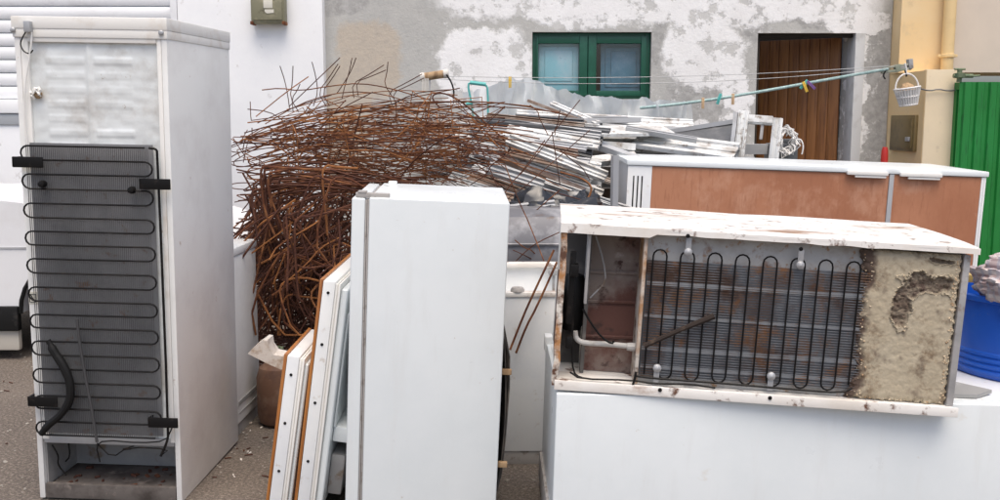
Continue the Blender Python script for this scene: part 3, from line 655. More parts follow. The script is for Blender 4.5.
m = MB(); m.box(-fw_ / 2 - .006, fw_ / 2 - .023, fd / 2 - .06, fd / 2 - .002, .0185, fh - .012, .004); m.build('front_door', ENAMEL, FR)
# left end: rusty post and open compressor bay
xb0 = FL(586, 300).x; xb1 = FL(640, 300).x; xb2 = FL(648, 300).x; xfo = FL(860, 330).x
m = MB(); m.sheet(lambda u, v: (-fw_ / 2 - .008 + .020 * u + .006 * noise.noise(Vector((0, v * 9, 2))), -fd / 2 - .012, .0 + v * (zl0 + .02)), 2, 30, .03, (0, 1, 0)); m.build('corner_post', FLAKY, FR)
m = MB(); m.box(-fw_ / 2 - .004, -fw_ / 2 + .008, -fd / 2 + .03, fd / 2 - .07, .03, .30, .003); m.build('base_plate', RUSTDK, FR)
m = MB(); m.box(xb0, xb1 + .004, yf + .14, yf + .15, .02, zl0); m.build('bay_wall', RUSTPLATE, FR)
m = MB(); m.box(-fw_ / 2 + .01, xb0, yf + .235, yf + .245, .02, zl0); m.box(xb0 + .0, xb0 + .012, yf + .10, yf + .138, .02, zl0 - .01); m.build('bay_lining', mat('sooty_lining', (.09, .085, .08), .7, layers=[((.22, .2, .18), 6, .5, .75, 8)]), FR)  # lining is plain dark grey with lighter patches at random
for z in (.14, .26, .36):
    m = MB(); m.tube([(xb0 + .01, yf + .136, z), (xb1, yf + .136, z + .004)], .006, 6); m.build('bay_ridge', RUSTPLATE, FR)
m = MB(); m.box(xb1, xb1 + .012, yf + .0, yf + .138, .02, zl0, .003); m.build('partition', mat('stained_partition', (.55, .51, .45), .6, layers=[((.36, .20, .10), 5, .42, .6, 9), ((.10, .05, .03), 12, .52, .68, 9)]), FR)
# compressor and its tubes in the dark corner
cpx = -fw_ / 2 + .075
m = MB(); m.lathe([(.0, -.1), (.03, -.09), (.045, -.05), (.046, .0), (.045, .06), (.03, .1), (.0, .11)], 20, M=Matrix.Translation((cpx - .025, yf + .18, .24))); m.build('compressor', BLACKRUB, FR)
m = MB(); m.box(cpx - .05, cpx - .03, yf + .02, yf + .04, .2, .44, .004); m.box(cpx - .045, cpx - .02, yf + .0, yf + .05, .36, .40, .005); m.box(cpx - .045, cpx - .025, yf + .01, yf + .04, .12, .16, .005); m.build('compressor_mount', BLACK, FR)
P = lambda lst, y=yf: [FL(a, b, y) for a, b in lst]
m = MB(); m.tube(P([(575, 331), (576, 339), (583, 343), (606, 344), (628, 346), (635, 347)], yf + .06), .009, 10, smooth=2); m.lathe([(.013, -.02), (.015, 0), (.013, .02)], 10, M=Matrix.Translation(FL(633, 347, yf + .055)) @ Matrix.Rotation(R(90), 4, 'Y')); m.build('drain_pipe', mat('dirty_grey_pipe', (.44, .43, .41), .5, layers=[((.28, .24, .2), 14, .5, .75)]), FR)
m = MB(); m.tube(P([(583, 309), (590, 322), (602, 338), (612, 344), (614, 341)], yf + .04), .004, 6, smooth=1); m.tube(P([(573, 300), (572, 350), (573, 372), (580, 378), (600, 381), (630, 384)], yf + .03), .0035, 6, smooth=1); m.tube(P([(630, 392), (634, 382), (636, 372)], yf - .005), .004, 6, smooth=1)
m.build('loose_wire', BLACK, FR)
m = MB(); m.tube(P([(596, 236), (604, 262), (606, 282), (596, 292), (590, 298)], yf + .1), .003, 6, smooth=1); m.build('capillary_tube', GREYSHEET, FR)
m = MB(); m.box(xb0 - .006, xb0 + .004, yf + .02, yf + .05, .27, zl0 - .01, .003); m.build('bay_strip', GREYSHEET, FR)
# coil bay
m = MB(); m.box(xb2 - .014, xfo + .05, yf + .035, yf + .04, .02, zl0); m.build('inner_sheet', mat('stained_inner_sheet', (.44, .44, .43), .5, .1, layers=[((.30, .27, .24), 5, .45, .7, 8), ((.2, .10, .055), 7, .56, .70, 9), ((.30, .18, .10), 30, .6, .72)]), FR)
m = MB(); m.box(xb2 - .01, xfo + .02, yf + .024, yf + .029, FL(750, 384).z, FL(655, 260).z - .004, .001); m.build('grille_backing', mat('rust_stained_grey_panel', (.085, .092, .105), .6, .1, layers=[((.14, .15, .165), 3, .45, .7), ((.06, .03, .018), 4.5, .50, .66, 9, (.6, 1, 1.4)), ((.2, .095, .045), 12, .56, .70, 9)]), FR)
zg0 = FL(750, 384).z; zg1 = FL(655, 260).z - .002
m = MB(); ng = 46
for i in range(ng):
    z = zg0 + (zg1 - zg0) * i / (ng - 1)
    m.tube([(xb2 - .006, yf + .014, z), (xfo + .025, yf + .014, z)], .0014, 4)
grille = m.build('wire_grille', WIREGREY, FR)
m = MB()
for fz in (.08, .24, .52, .80):
    z = zg0 + (zg1 - zg0) * fz; m.box(xb2 - .006, xfo + .01, yf + .019, yf + .022, z - .006, z + .006)
m.build('grille_rib', ALU, grille)
# coil: 17 upright runs joined by bends
x0 = FL(650, 300).x; x1 = FL(858, 300).x; nr = 16; sp = (x1 - x0) / (nr - 1); rr = sp / 2; zt = FL(655, 250).z - rr + .002; zb2 = FL(660, 379).z + rr; ycoil = yf + .006
pts = [(x0, ycoil, zb2 - .01)]
for i in range(nr):
    x = x0 + i * sp; q1, q2 = (zb2, zt) if i % 2 == 0 else (zt, zb2)
    pts += [(x, ycoil, q1), (x, ycoil, q2)]
    if i < nr - 1:
        sgn = 1 if i % 2 == 0 else -1
        pts += [(x + rr - rr * math.cos(t), ycoil, q2 + sgn * rr * math.sin(t)) for t in [math.pi * k / 6 for k in range(1, 6)]]
m = MB(); m.tube(pts, .0030, 7); m.build('condenser_pipe', BLACK, FR)
m = MB(); m.tube(P([(636, 376), (650, 378), (690, 381), (730, 384), (800, 390), (842, 393), (852, 388), (866, 330)], yf - .002)[:7], .0038, 6, smooth=1); m.tube(P([(570, 372), (580, 379), (630, 380), (655, 384), (690, 384), (715, 388)], yf + .0), .0035, 6, smooth=1); m.build('return_pipe', BLACK, FR)
m = MB(); m.tube(P([(644, 346), (680, 330), (714, 316)], yf - .006), [.009, .008, .011], 8); m.build('broken_stub_pipe', mat('grimy_stub', (.035, .026, .022), .8, layers=[((.10, .07, .05), 14, .6, .8)], spec=.2), FR)
for px, py, h_ in ((688, 243, .03), (800, 256, .03), (657, 372, -.03), (771, 380, -.03)):
    p = FL(px, py + (9 if h_ > 0 else -4), yf + .0); m = MB(); m.box(p.x - .009, p.x + .009, yf - .002, yf + .002, min(p.z, p.z + h_ * 1.6), max(p.z, p.z + h_ * 1.6), .001)
    m.lathe([(.0, .008), (.007, .007), (.013, .003), (.014, -.004)], 14, M=Matrix.Translation((p.x, yf - .004, p.z)) @ Matrix.Rotation(R(90), 4, 'X')); m.build('bracket', ALU, FR)
for px, py in ((688, 236), (801, 249), (770, 398), (660, 390)):
    p = FL(px, py, yf - .02); m = MB(); m.lathe([(.0, .004), (.006, .003), (.007, 0)], 10, M=Matrix.Translation((p.x, yf - .02, p.z)) @ Matrix.Rotation(R(90), 4, 'X')); m.build('screw', BLACK, FR)
# foam slab with torn pit and crumbled edge
fx0, fx1 = xfo - .004, fw_ / 2 - .024
def wob(u, v, k): return noise.fractal(Vector((u * 5 + k, v * 7, k)), .85, 2.1, 5)
def pit(u, v):
    a = .09 * wob(u, v, 9); b = .07 * wob(u, v, 4)
    d = min(math.hypot((u - .66 + a) / .30, (v - .80 + b) / .075), math.hypot((u - .43 + a) / .10, (v - .66 + b) / .17), math.hypot((u - .80 + a) / .2, (v - .955 + b * .4) / .03) + .2)
    return max(0, min(1, (1.1 - d) * 3))
def crust(u, v): return max(0, min(1, (.10 + .08 * wob(u, v, 2) - u) * 18)) * .95
def foamf(u, v):
    x = fx0 + u * (fx1 - fx0); z = .02 + v * (zl0 - .022)
    e = min(u / .10, (1 - u) / .05, v / .05, (1 - v) / .04)
    n1 = noise.fractal(Vector((x * 14, z * 14, .3)), .9, 2.1, 5); n2 = noise.fractal(Vector((x * 60, z * 60, 2)), .8, 2.1, 4)
    if u < .14: x += .026 * noise.fractal(Vector((z * 13, 1, 7)), .9, 2, 5) * (1 - u / .14)
    y = yf + .004 - .0016 * n1 - .0012 * n2
    if e < 1: y += .012 * (1 - max(e, 0)) ** 2 * (1 + 1.5 * n2)
    p_ = pit(u, v); y += .010 * p_ + .008 * p_ * n2
    if .02 < p_ < .5: y -= .006
    y += .006 * crust(u, v)
    return (x, y, z)
m = MB(); m.sheet(foamf, 130, 180, .05, (0, 1, 0)); fo = m.build('insulation_foam', FOAM, FR)
att = fo.data.attributes.new('pit', 'FLOAT', 'POINT')
for j in range(181):
    for i in range(131):
        u, v = i / 130, j / 180; att.data[j * 131 + i].value = max(pit(u, v) * (.8 + .3 * wob(u * 3, v * 3, 1)), crust(u, v), .5 * max(0, wob(u * 1.3, v * 1.3, 6) - .32) * 2)
m = MB()
for k in range(260):
    t = random.random()
    if t < .45: u, v = .965 + random.uniform(-.025, .03) - .02 * random.random(), random.random()
    elif t < .55: u, v = random.random(), .012
    elif t < .8:
        u, v = random.random(), random.uniform(.4, 1)
        if not .05 < pit(u, v) < .7: continue
    else:
        u, v = random.uniform(0, .11), random.random()
    q_ = Vector(foamf(min(max(u, 0), 1), min(max(v, 0), 1))); s_ = random.uniform(.001, .0032)
    m.box(-s_, s_, -s_ * .6, s_ * .6, -s_ * .8, s_ * .8, s_ * .3, Matrix.Translation(q_ - Vector((0, .001, 0))) @ Euler((random.uniform(0, 3), random.uniform(0, 3), 0)).to_matrix().to_4x4(), 1)
tag(m.build('foam_crumbs', mat('crumbled_foam', (.58, .48, .34), .95, layers=[((.40, .24, .12), 30, .5, .65)]), FR), kind='stuff')
# rubber feet so that it rests on the chest
m = MB()
zc_l = None
for x in (-.58, .0, .55):
    pz = (MF @ Vector((x, 0, 0))).z - (CZ + .006 - (MF @ Vector((x, 0, 0))).x * math.sin(R(1.6)) + CHX.location.x * math.sin(R(1.6)))
    pz = max(pz, .006) + .006
    for y in (-.1, .22): m.box(x - .03, x + .03, y - .03, y + .03, -pz, .004, .004)
m.build('foot', BLACKRUB, FR)

# ================================================================== TUB AND LOOSE THINGS ON THE CHEST (right)
ctz = CZ + .004
def chest_top(x, y): return CZ + .004 - (x - CHX.location.x) * math.sin(R(1.6))
tbx, tby = 1.985, 3.55
TB = thing('plastic_tub', 'ribbed blue plastic tub filled with rags on the right end of the freezer', 'tub', (tbx, tby, chest_top(tbx, tby) + .001))
pr = [(.0, .0), (.27, .0), (.285, .012)]
for k in range(4): pr += [(.287, .02 + k * .022), (.293, .026 + k * .022), (.293, .034 + k * .022), (.288, .040 + k * .022)]
pr += [(.297, .20), (.300, .285), (.312, .288), (.314, .305), (.305, .31), (.292, .305), (.285, .10), (.0, .09)]
m = MB(); m.lathe(pr, 56); m.build('tub_wall', BLUEPLASTIC, TB)
m = MB(); m.box(-.05, .05, -.318, -.30, .255, .275, .006, Matrix.Rotation(R(-40), 4, 'Z')); m.build('handle', BLUEPLASTIC, TB)
def rag(name, cx, cy, cz, sx, sy, sz, seed, mt, label, cat):
    def f(u, v):
        a = u * 2 * math.pi; b = (v - .5) * math.pi
        d = Vector((math.cos(a) * math.cos(b), math.sin(a) * math.cos(b), math.sin(b)))
        k = 1 + .35 * noise.fractal(d * 1.6 + Vector((seed, 0, 0)), .9, 2, 4)
        return Vector((d.x * sx * k, d.y * sy * k, d.z * sz * k))
    m = MB(); m.sheet(f, 40, 24); o = m.build(name, mt); o.location = (cx, cy, cz); return tag(o, label, cat)
rz = TB.location.z
rag('checked_rag', tbx - .19, tby - .16, rz + .335, .12, .12, .06, 3, PLAID, 'faded checked rag hanging over the left rim of the blue tub', 'rag').rotation_euler = (0, R(28), R(20))
rag('checked_rag', tbx - .04, tby + .02, rz + .36, .15, .13, .075, 9, PLAID, 'bundle of checked cloth heaped in the middle of the blue tub', 'rag')
rag('grey_rag', tbx - .04, tby - .19, rz + .315, .10, .06, .05, 14, GREYSHEET, 'dark grey rag along the front inside of the blue tub', 'rag')
rag('white_rag', tbx + .10, tby - .05, rz + .36, .10, .09, .07, 21, WICKER, 'white rag on top of the heap in the blue tub', 'rag')
c = at(963, 291, tby + .1)
m = MB(); m.lathe([(.0, .0), (.034, .0), (.036, .01), (.036, .028), (.0, .03)], 20); o = m.build('jar_lid', mat('ochre_tin', (.5, .36, .12), .4)); o.location = (c.x + .02, tby + .08, rz + .325); tag(o, 'ochre jar lid by the far left rim of the blue tub', 'lid')
m = MB(); z_ = 0.004
cb = [(x - at(958, 402, 3.2).x, y) for x, y in ((1.49, 3.22), (1.62, 3.22), (1.74, 3.36), (1.66, 3.46), (1.50, 3.56))]
px_ = [(1.47, 3.14), (1.58, 3.13), (1.66, 3.19), (1.58, 3.30), (1.49, 3.38)]
m.prism(px_, 'z', 0, .012); o = m.build('grey_slab', GREYSLAB); o.location = (0, 0, chest_top(1.47, 3.2) + .001); tag(o, 'thin flat grey slab lying on the freezer beside the foam', 'board')  # thin flat slab in mottled grey on the freezer top

# ================================================================== BROWN-BACKED CABINET
bw, bd, bh = 2.035, .778, 1.235
BC = thing('cabinet', 'long white cabinet with reddish brown back panels behind the rusty refrigerator', 'cabinet', (1.719, 5.969, .005), (R(.9), R(1.9), R(-.74)))
MBc = BC.matrix_basis.copy(); yq = -bd / 2
def BL_(px, py, y=yq): return local(MBc, px, py, y)
xa0 = BL_(650, 210).x; xa1 = BL_(886, 210).x; xa2 = BL_(891, 210).x; xa3 = BL_(978, 210).x; zt_ = BL_(800, 170).z
m = MB(); m.box(-bw / 2, bw / 2, yq + .01, bd / 2, .04, bh - .03); m.build('carcass', ENAMEL, BC)
m = MB(); m.box(-bw / 2 - .012, bw / 2 + .012, yq - .012, bd / 2 + .008, bh - .03, bh, .006); m.build('top', ENAMEL_CLEAN, BC)
m = MB(); m.box(xa0, xa1, yq + .0, yq + .009, .05, bh - .034); m.build('back_panel', PLYWOOD, BC)
m = MB(); m.box(xa2, xa3, yq + .0, yq + .009, .05, bh - .034); m.build('back_panel', PLYWOOD, BC)
m = MB(); m.box(xa1 + .001, xa2 - .001, yq - .008, yq + .009, .04, bh - .032, .002); m.build('divider', ALU, BC)
m = MB(); m.box(xa3 + .001, bw / 2 + .002, yq - .004, yq + .011, .04, bh - .032, .003); m.box(xa3 + .012, xa3 + .018, yq - .0065, yq - .003, .05, bh - .04); m.build('end_trim', ENAMEL, BC)
m = MB(); m.box(-bw / 2 - .004, xa0 - .001, yq - .004, yq + .011, .04, bh - .032, .003); ep = m.build('vent_panel', ENAMEL, BC)
m = MB(); xm = (-bw / 2 + xa0) / 2 - .012
for k in (-1, 0, 1): m.box(xm + k * .024 - .004, xm + k * .024 + .004, yq - .006, yq - .002, .75, bh - .09, .002)
m.build('vent_slot', BLACK, ep)
for pa, pb in ((846, 887), (899, 941)):
    a = BL_(pa, 166).x; b = BL_(pb, 168).x; m = MB(); m.box(a, b, yq - .035, yq - .0125, bh - .042, bh - .018, .006); m.box(a + .2 * (b - a), b - .01, yq - .03, yq - .0125, bh - .056, bh - .043, .004); m.build('handle', CREAM, BC)
m = MB(); m.box(-bw / 2 + .03, bw / 2 - .03, yq + .03, bd / 2 - .03, 0, .041); m.build('plinth', BLACKRUB, BC)

# ================================================================== THINGS BETWEEN THE FRIDGES (centre gap)
o = thing('washing_machine', 'open topped white washing machine in the gap beside the middle refrigerator', 'washing machine', (.26, 4.36, .0), (0, 0, R(1)))
wz_ = at(530, 292, 4.08).z; m = MB(); hw2 = .31
m.box(-hw2, hw2, -.28, -.262, .06, wz_ - .02, .004); m.box(-hw2, -hw2 + .02, -.262, .28, .06, wz_ - .02); m.box(hw2 - .02, hw2, -.262, .28, .06, wz_ - .02); m.box(-hw2 + .02, hw2 - .02, .26, .28, .06, wz_ + .03); m.box(-hw2 + .02, hw2 - .02, -.262, .26, wz_ - .19, wz_ - .16); m.build('cabinet', ENAMEL, o)
m = MB(); m.box(-hw2 - .006, hw2 + .006, -.287, -.24, wz_ - .022, wz_, .006); m.build('front_rim', ENAMEL_RUST, o)
m = MB(); m.box(-hw2 - .006, hw2 + .006, .23, .29, wz_ + .028, wz_ + .05, .006); m.build('rear_rim', ENAMEL_RUST, o)
m = MB(); m.lathe([(.0, .02), (.024, .018), (.03, .008), (.03, 0)], 16, M=Matrix.Translation((-.19, -.262, wz_))); m.build('knob', GASKET, o)
m = MB(); m.tube([(.0, .22, wz_ - .16), (.0, .22, wz_ + .02)], .007, 8); m.box(-.025, .02, .2, .24, wz_ - .005, wz_ + .02, .005); m.build('inlet_tube', GREYSHEET, o)
m = MB(); m.box(-hw2 + .005, hw2 - .005, -.275, .27, 0, .061, .003); m.build('plinth', GASKET, o)

o = thing('boiler', 'dark grey rounded steel boiler behind the open washing machine', 'boiler', (.25, 5.04, 0))
topz = at(535, 211, 4.85).z
m = MB(); m.prism([(-.24, .06), (.24, .06), (.24, topz - .12), (.22, topz - .04), (.15, topz - .003), (-.12, topz - .003), (-.20, topz - .03), (-.25, topz - .12), (-.26, topz - .25)], 'x', -.32, .30); m.build('shell', TANKGREY, o)
m = MB(); m.tube([(-.322, -.262, topz - .16), (.302, -.262, topz - .16)], .007, 6); m.build('seam', TANKGREY, o)
m = MB()
for x in (-.26, .24):
    for y in (-.18, .18): m.box(x - .03, x + .03, y - .03, y + .03, 0, .061, .004)
m.build('foot', BLACKRUB, o)

# gas cylinder and plaster lump in the shade left of the doors
pr = [(.0, 0), (.07, .0), (.095, .02), (.105, .06), (.105, .24), (.09, .29), (.05, .32), (.03, .33), (.03, .36), (.0, .36)]
c = at(278, 430, 4.62)
o = thing('gas_cylinder', 'rusty brown gas cylinder standing in the shade behind the leaning doors', 'gas cylinder', (c.x, 4.66, 0))
m = MB(); m.lathe(pr, 28); m.build('bottle', GASCYL, o)
m = MB(); m.tube([(0, 0, .36), (0, 0, .39)], .018, 10); m.tube([(-.03, 0, .38), (.03, 0, .38)], .01, 8); m.build('valve', BRASS, o)
pp = [at(x, y, 4.22) for x, y in ((250.5, 351), (257, 344), (266, 337.5), (270, 338), (271, 345), (276, 352), (285, 354), (288, 360), (284, 367), (270, 361))]
o0 = pp[0].copy(); m = MB(); m.prism([((p - o0).x, (p - o0).z) for p in pp], 'y', 0, .11)
b = bmesh.new(); o = m.build('plaster_lump', PLASTER); o.location = (o0.x, 4.17, o0.z); tag(o, 'pointed white lump of broken plaster lodged under the rusty rods', 'plaster'); b.free()

# ================================================================== REBAR HEAP
def rod(pts, r, mt, label, group, smooth=1, closed=False, cat='iron rod'):
    o0 = Vector(pts[0]); m = MB(); m.tube([Vector(p) - o0 for p in pts], r, 5, closed, smooth)
    o = m.build('iron_rod', mt); o.location = o0; return tag(o, label, cat, group)
rnd = random.Random(11)
G1 = ('long thin rusty rod lying in the upper tangle of the iron heap', 'long rods in the upper tangle of the iron heap')
G2 = ('small bent rusty stirrup loop caught in the middle of the iron heap', 'bent stirrup loops in the iron heap')
G3 = ('thick dark bent rod spilling down the lower left of the iron heap', 'bent rods spilling down the iron heap')
G4 = ('thick dark straight rod in the bundle above the middle refrigerator', 'dark rods bundled together in the iron heap')
G5 = ('thin rusty rod reaching across the scrap window profiles', 'rods crossing the scrap profiles')
G6 = ('rusty rod end sticking up from the iron heap against the wall', 'rod ends sticking up from the iron heap')
def jit(v, s): return Vector(v) + Vector((rnd.gauss(0, s), rnd.gauss(0, s), rnd.gauss(0, s)))
def long_rod():
    y = rnd.uniform(5.1, 6.5); xl_ = rnd.choice([rnd.uniform(230, 262), rnd.uniform(235, 330), rnd.uniform(300, 400)]); ln = rnd.uniform(110, 260)
    xr_ = min(xl_ + ln, rnd.uniform(440, 525)); yl = rnd.triangular(96, 205, 140); yr = yl + rnd.gauss(-4, 20)
    yl = max(yl, 98 + max(0, 318 - xl_) * .55 - 26 * rnd.random() ** 3)
    yr = max(88, min(205, yr)); y2 = y + rnd.uniform(-.5, .5)
    pts = []
    n_ = 5; bow = rnd.gauss(-5, 6)
    for i in range(n_):
        t = i / (n_ - 1); pts.append(jit(at(xl_ + (xr_ - xl_) * t, yl + (yr - yl) * t + bow * 4 * t * (1 - t), y + (y2 - y) * t), .012))
    if rnd.random() < .6:      # bent end
        e = pts[0]; pts = [e + Vector((rnd.uniform(-.05, .16), rnd.uniform(-.04, .04), rnd.uniform(-.17, .13))), e + Vector((-.01, 0, -.005))] + pts
    return pts
for k in range(64):
    rod(long_rod(), rnd.uniform(.0024, .0038), rnd.choice([RUST, RUST, RUSTOR, RUSTDK, RUSTDK]), *G1)
for k in range(26):        # loose ones slanting across the front
    x_ = rnd.uniform(235, 440); a_ = rnd.uniform(-.9, .9); y_ = rnd.uniform(105, 165); L_ = rnd.uniform(35, 80); d_ = rnd.uniform(5.0, 5.6)
    rod([at(x_, y_, d_), jit(at(x_ + L_ * .5 * math.cos(a_), y_ + L_ * .5 * math.sin(a_), d_), .015), at(x_ + L_ * math.cos(a_), y_ + L_ * math.sin(a_), d_)], .0028, rnd.choice([RUST, RUSTOR, RUSTDK]), *G1)
for k in range(12):        # narrow hairpins whose bends stick out to the left
    y = rnd.uniform(5.1, 6.0); xl_ = rnd.uniform(230, 275); yl = rnd.uniform(125, 185); xr_ = rnd.uniform(330, 480); sl = rnd.gauss(-8, 12); g_ = rnd.uniform(.03, .10); bw = rnd.uniform(-.03, .10)
    a_, b_ = at(xl_, yl, y), at(xr_, yl + sl, y + rnd.uniform(-.2, .3)); dn = Vector((0, rnd.uniform(-.04, .04), -g_)); up_ = Vector((0, 0, bw))
    rod([b_, b_.lerp(a_, .35) + up_, b_.lerp(a_, .7) + up_, a_ + Vector((.03, 0, 0)), a_ + dn * .5 - Vector((.02, 0, 0)), a_ + dn + Vector((.03, 0, 0)), a_.lerp(b_, .4) + dn + up_ * .6, a_.lerp(b_, .85) + dn], rnd.uniform(.0026, .0036), rnd.choice([RUST, RUSTDK, RUSTDK]), *G1, smooth=2)
for k in range(20):        # long bowed rods over the top
    y = rnd.uniform(5.2, 6.2); x0_ = rnd.uniform(240, 300); x1_ = rnd.uniform(430, 590); y0_ = rnd.uniform(120, 165); y1_ = rnd.uniform(100, 170); h_ = rnd.uniform(.05, .16)
    a_, b_ = at(x0_, y0_, y), at(x1_, y1_, y + rnd.uniform(-.3, .3))
    rod([a_] + [a_.lerp(b_, t) + Vector((0, 0, h_ * 4 * t * (1 - t))) for t in (.2, .4, .6, .8)] + [b_], rnd.uniform(.003, .004), rnd.choice([RUST, RUST, RUSTOR]), *G1, smooth=1)
def stirrup(cx, cy, Y):
    c_ = at(cx, cy, Y); a, b_ = rnd.uniform(.06, .13), rnd.uniform(.05, .11)
    E_ = Euler((rnd.uniform(-1.2, 1.2), rnd.uniform(-1.5, 1.5), rnd.uniform(-1.5, 1.5))).to_matrix()
    return [c_ + E_ @ Vector(p) for p in ((-a, 0, -b_), (a, 0, -b_), (a, .01, b_), (-a, .02, b_), (-a, .03, -b_), (-a + .05, .03, -b_ + .05))]
for k in range(38):
    rod(stirrup(rnd.uniform(285, 490), rnd.triangular(96, 195, 135), rnd.uniform(5.0, 6.0)), .0028, rnd.choice([RUSTOR, RUSTOR, RUST]), *G2, smooth=0)
# bundle of dark thick rods with hooked left ends
for k in range(22):
    y = rnd.uniform(4.75, 5.1); x0_ = rnd.uniform(252, 275); y0_ = 163 + k * 1.6; x1_ = rnd.uniform(345, 420); y1_ = rnd.uniform(170, 200) + k * .2
    p1 = at(x0_, y0_, y); p2 = at(x1_, y1_, y + rnd.uniform(0, .4)); mid_ = (p1 + p2) / 2 + Vector((0, 0, rnd.uniform(-.02, .05)))
    hook = [at(x0_ + rnd.uniform(-4, 12), y0_ + rnd.uniform(25, 70), y + rnd.uniform(-.05, .05)), at(x0_ - rnd.uniform(2, 8), y0_ + rnd.uniform(6, 16), y)]
    rod(hook + [p1, mid_, p2], rnd.uniform(.0042, .0058), rnd.choice([RUSTDK, RUSTDK, RUST]), *G4, smooth=1)
# spilling bent rods lower left: fans of nearly straight rods from a few knots
hubs = [(322, 205), (300, 215), (345, 225), (285, 200), (335, 250), (270, 215)]
for k in range(66):
    y = rnd.uniform(4.65, 5.4); hx, hy = rnd.choice(hubs); s0 = (hx + rnd.gauss(0, 9), hy + rnd.gauss(0, 9)); a = rnd.uniform(-.35, 1.15); ln = rnd.uniform(45, 125)
    e = (max(226, min(350, s0[0] - ln * math.sin(a))), min(335, s0[1] + ln * math.cos(a)))
    kx = rnd.uniform(.35, .8); mx = (s0[0] + (e[0] - s0[0]) * kx + rnd.gauss(0, 5), s0[1] + (e[1] - s0[1]) * kx - rnd.uniform(0, 9))
    pts = [at(*s0, y), at(*mx, y - .06), at(*e, y - .10)]
    if rnd.random() < .6: pts = [pts[0] + Vector((rnd.uniform(-.02, .28), .08, rnd.uniform(-.14, .06)))] + pts
    rod(pts, rnd.uniform(.0034, .0056), rnd.choice([RUSTDK, RUSTDK, RUSTDK, RUST, RUST, RUSTOR]), *G3, smooth=rnd.choice([0, 1, 1]))
for k in range(30):        # thick rods doubled back in U bends
    y = rnd.uniform(4.6, 5.2); cx_, cy_ = rnd.uniform(246, 330), rnd.uniform(170, 300); w_ = rnd.uniform(10, 34); h_ = rnd.uniform(25, 75); t_ = rnd.uniform(-.7, .7)
    def q2(u, v): return at(cx_ + u * math.cos(t_) - v * math.sin(t_), min(cy_ + u * math.sin(t_) + v * math.cos(t_), 335), y + .002 * u)
    rod([q2(w_ + rnd.uniform(20, 60), rnd.uniform(-20, 10)), q2(w_, -4), q2(w_ * .3, -6), q2(0, 4), q2(rnd.uniform(-6, 6), h_), q2(rnd.uniform(6, 20), h_ + rnd.uniform(5, 25))], rnd.uniform(.0045, .006), rnd.choice([RUSTDK, RUST, RUSTDK, RUSTOR]), *G3, smooth=1)
# rods over the scrap profiles
hand = [((452, 95), (520, 165), 5.6), ((468, 120), (556, 330), 5.0), ((490, 210), (590, 130), 5.4), ((505, 165), (555, 290), 4.7), ((520, 175), (580, 100), 5.6), ((470, 170), (600, 205), 5.3), ((560, 185), (552, 132), 5.5), ((500, 200), (545, 140), 5.2), ((530, 105), (548, 135), 5.5), ((555, 135), (560, 110), 5.5), ((490, 150), (625, 215), 5.4), ((510, 235), (560, 190), 5.0), ((515, 262), (560, 232), 4.75), ((513, 250), (560, 275), 4.75), ((430, 200), (500, 120), 5.3), ((400, 160), (540, 152), 5.3), ((590, 180), (560, 150), 5.4), ((445, 105), (492, 120), 5.8), ((510, 350), (554, 250), 4.03), ((516, 353), (557, 262), 4.045), ((515, 240), (548, 268), 4.7), ((470, 185), (515, 150), 5.2), ((420, 140), (570, 178), 5.4), ((575, 215), (588, 190), 5.3)]
for (a, b_, y) in hand:
    p1, p2 = at(*a, y), at(*b_, y + (rnd.uniform(-.15, .15) if y > 4.2 else 0)); mid_ = (p1 + p2) / 2 + Vector((0, 0, rnd.uniform(-.02, .03)))
    rod([p1, jit(p1.lerp(p2, .3), .012), mid_, p2], .0028 if y > 4.5 else .005, rnd.choice([RUST, RUST, RUSTDK]), *G5)
rod([at(x, y, 5.3) for x, y in ((560, 172), (582, 178), (592, 186), (590, 196), (580, 208), (572, 214))], .006, RUST, 'thick rod bent like a shepherd hook in front of the grey profiles', 'hooked rod beside the profiles', smooth=2)
# ends sticking up
ups = [((288, 96), (280, 66)), ((290, 98), (293, 66)), ((318, 92), (312, 62)), ((318, 92), (338, 64)), ((322, 92), (340, 66)), ((345, 85), (352, 58)), ((346, 80), (356, 58)), ((352, 84), (384, 65)), ((356, 82), (386, 70)), ((384, 84), (388, 62)), ((292, 98), (300, 84)), ((388, 92), (422, 74)), ((392, 93), (424, 78))]
for a, b_ in ups:
    y = 5.9; rod([at(a[0] + rnd.uniform(-10, 10), a[1] + 14, y), at(*a, y), at((a[0] + b_[0]) / 2 + 1, (a[1] + b_[1]) / 2, y), at(*b_, y - .05)], .0028, RUSTDK, *G6)
rod([at(x, y, 5.8) for x, y in ((262, 90), (280, 88), (300, 91), (330, 86), (360, 83), (390, 88), (430, 100))], .0034, RUST, *G6, smooth=1)
rod([at(x, y, 5.8) for x, y in ((440, 108), (430, 96), (442, 92), (460, 100), (480, 118), (505, 140), (512, 150), (500, 156), (492, 150))], .005, RUSTDK, 'dark rod curling down from the heap towards the white profiles', 'curled rod at the right of the heap', smooth=2)
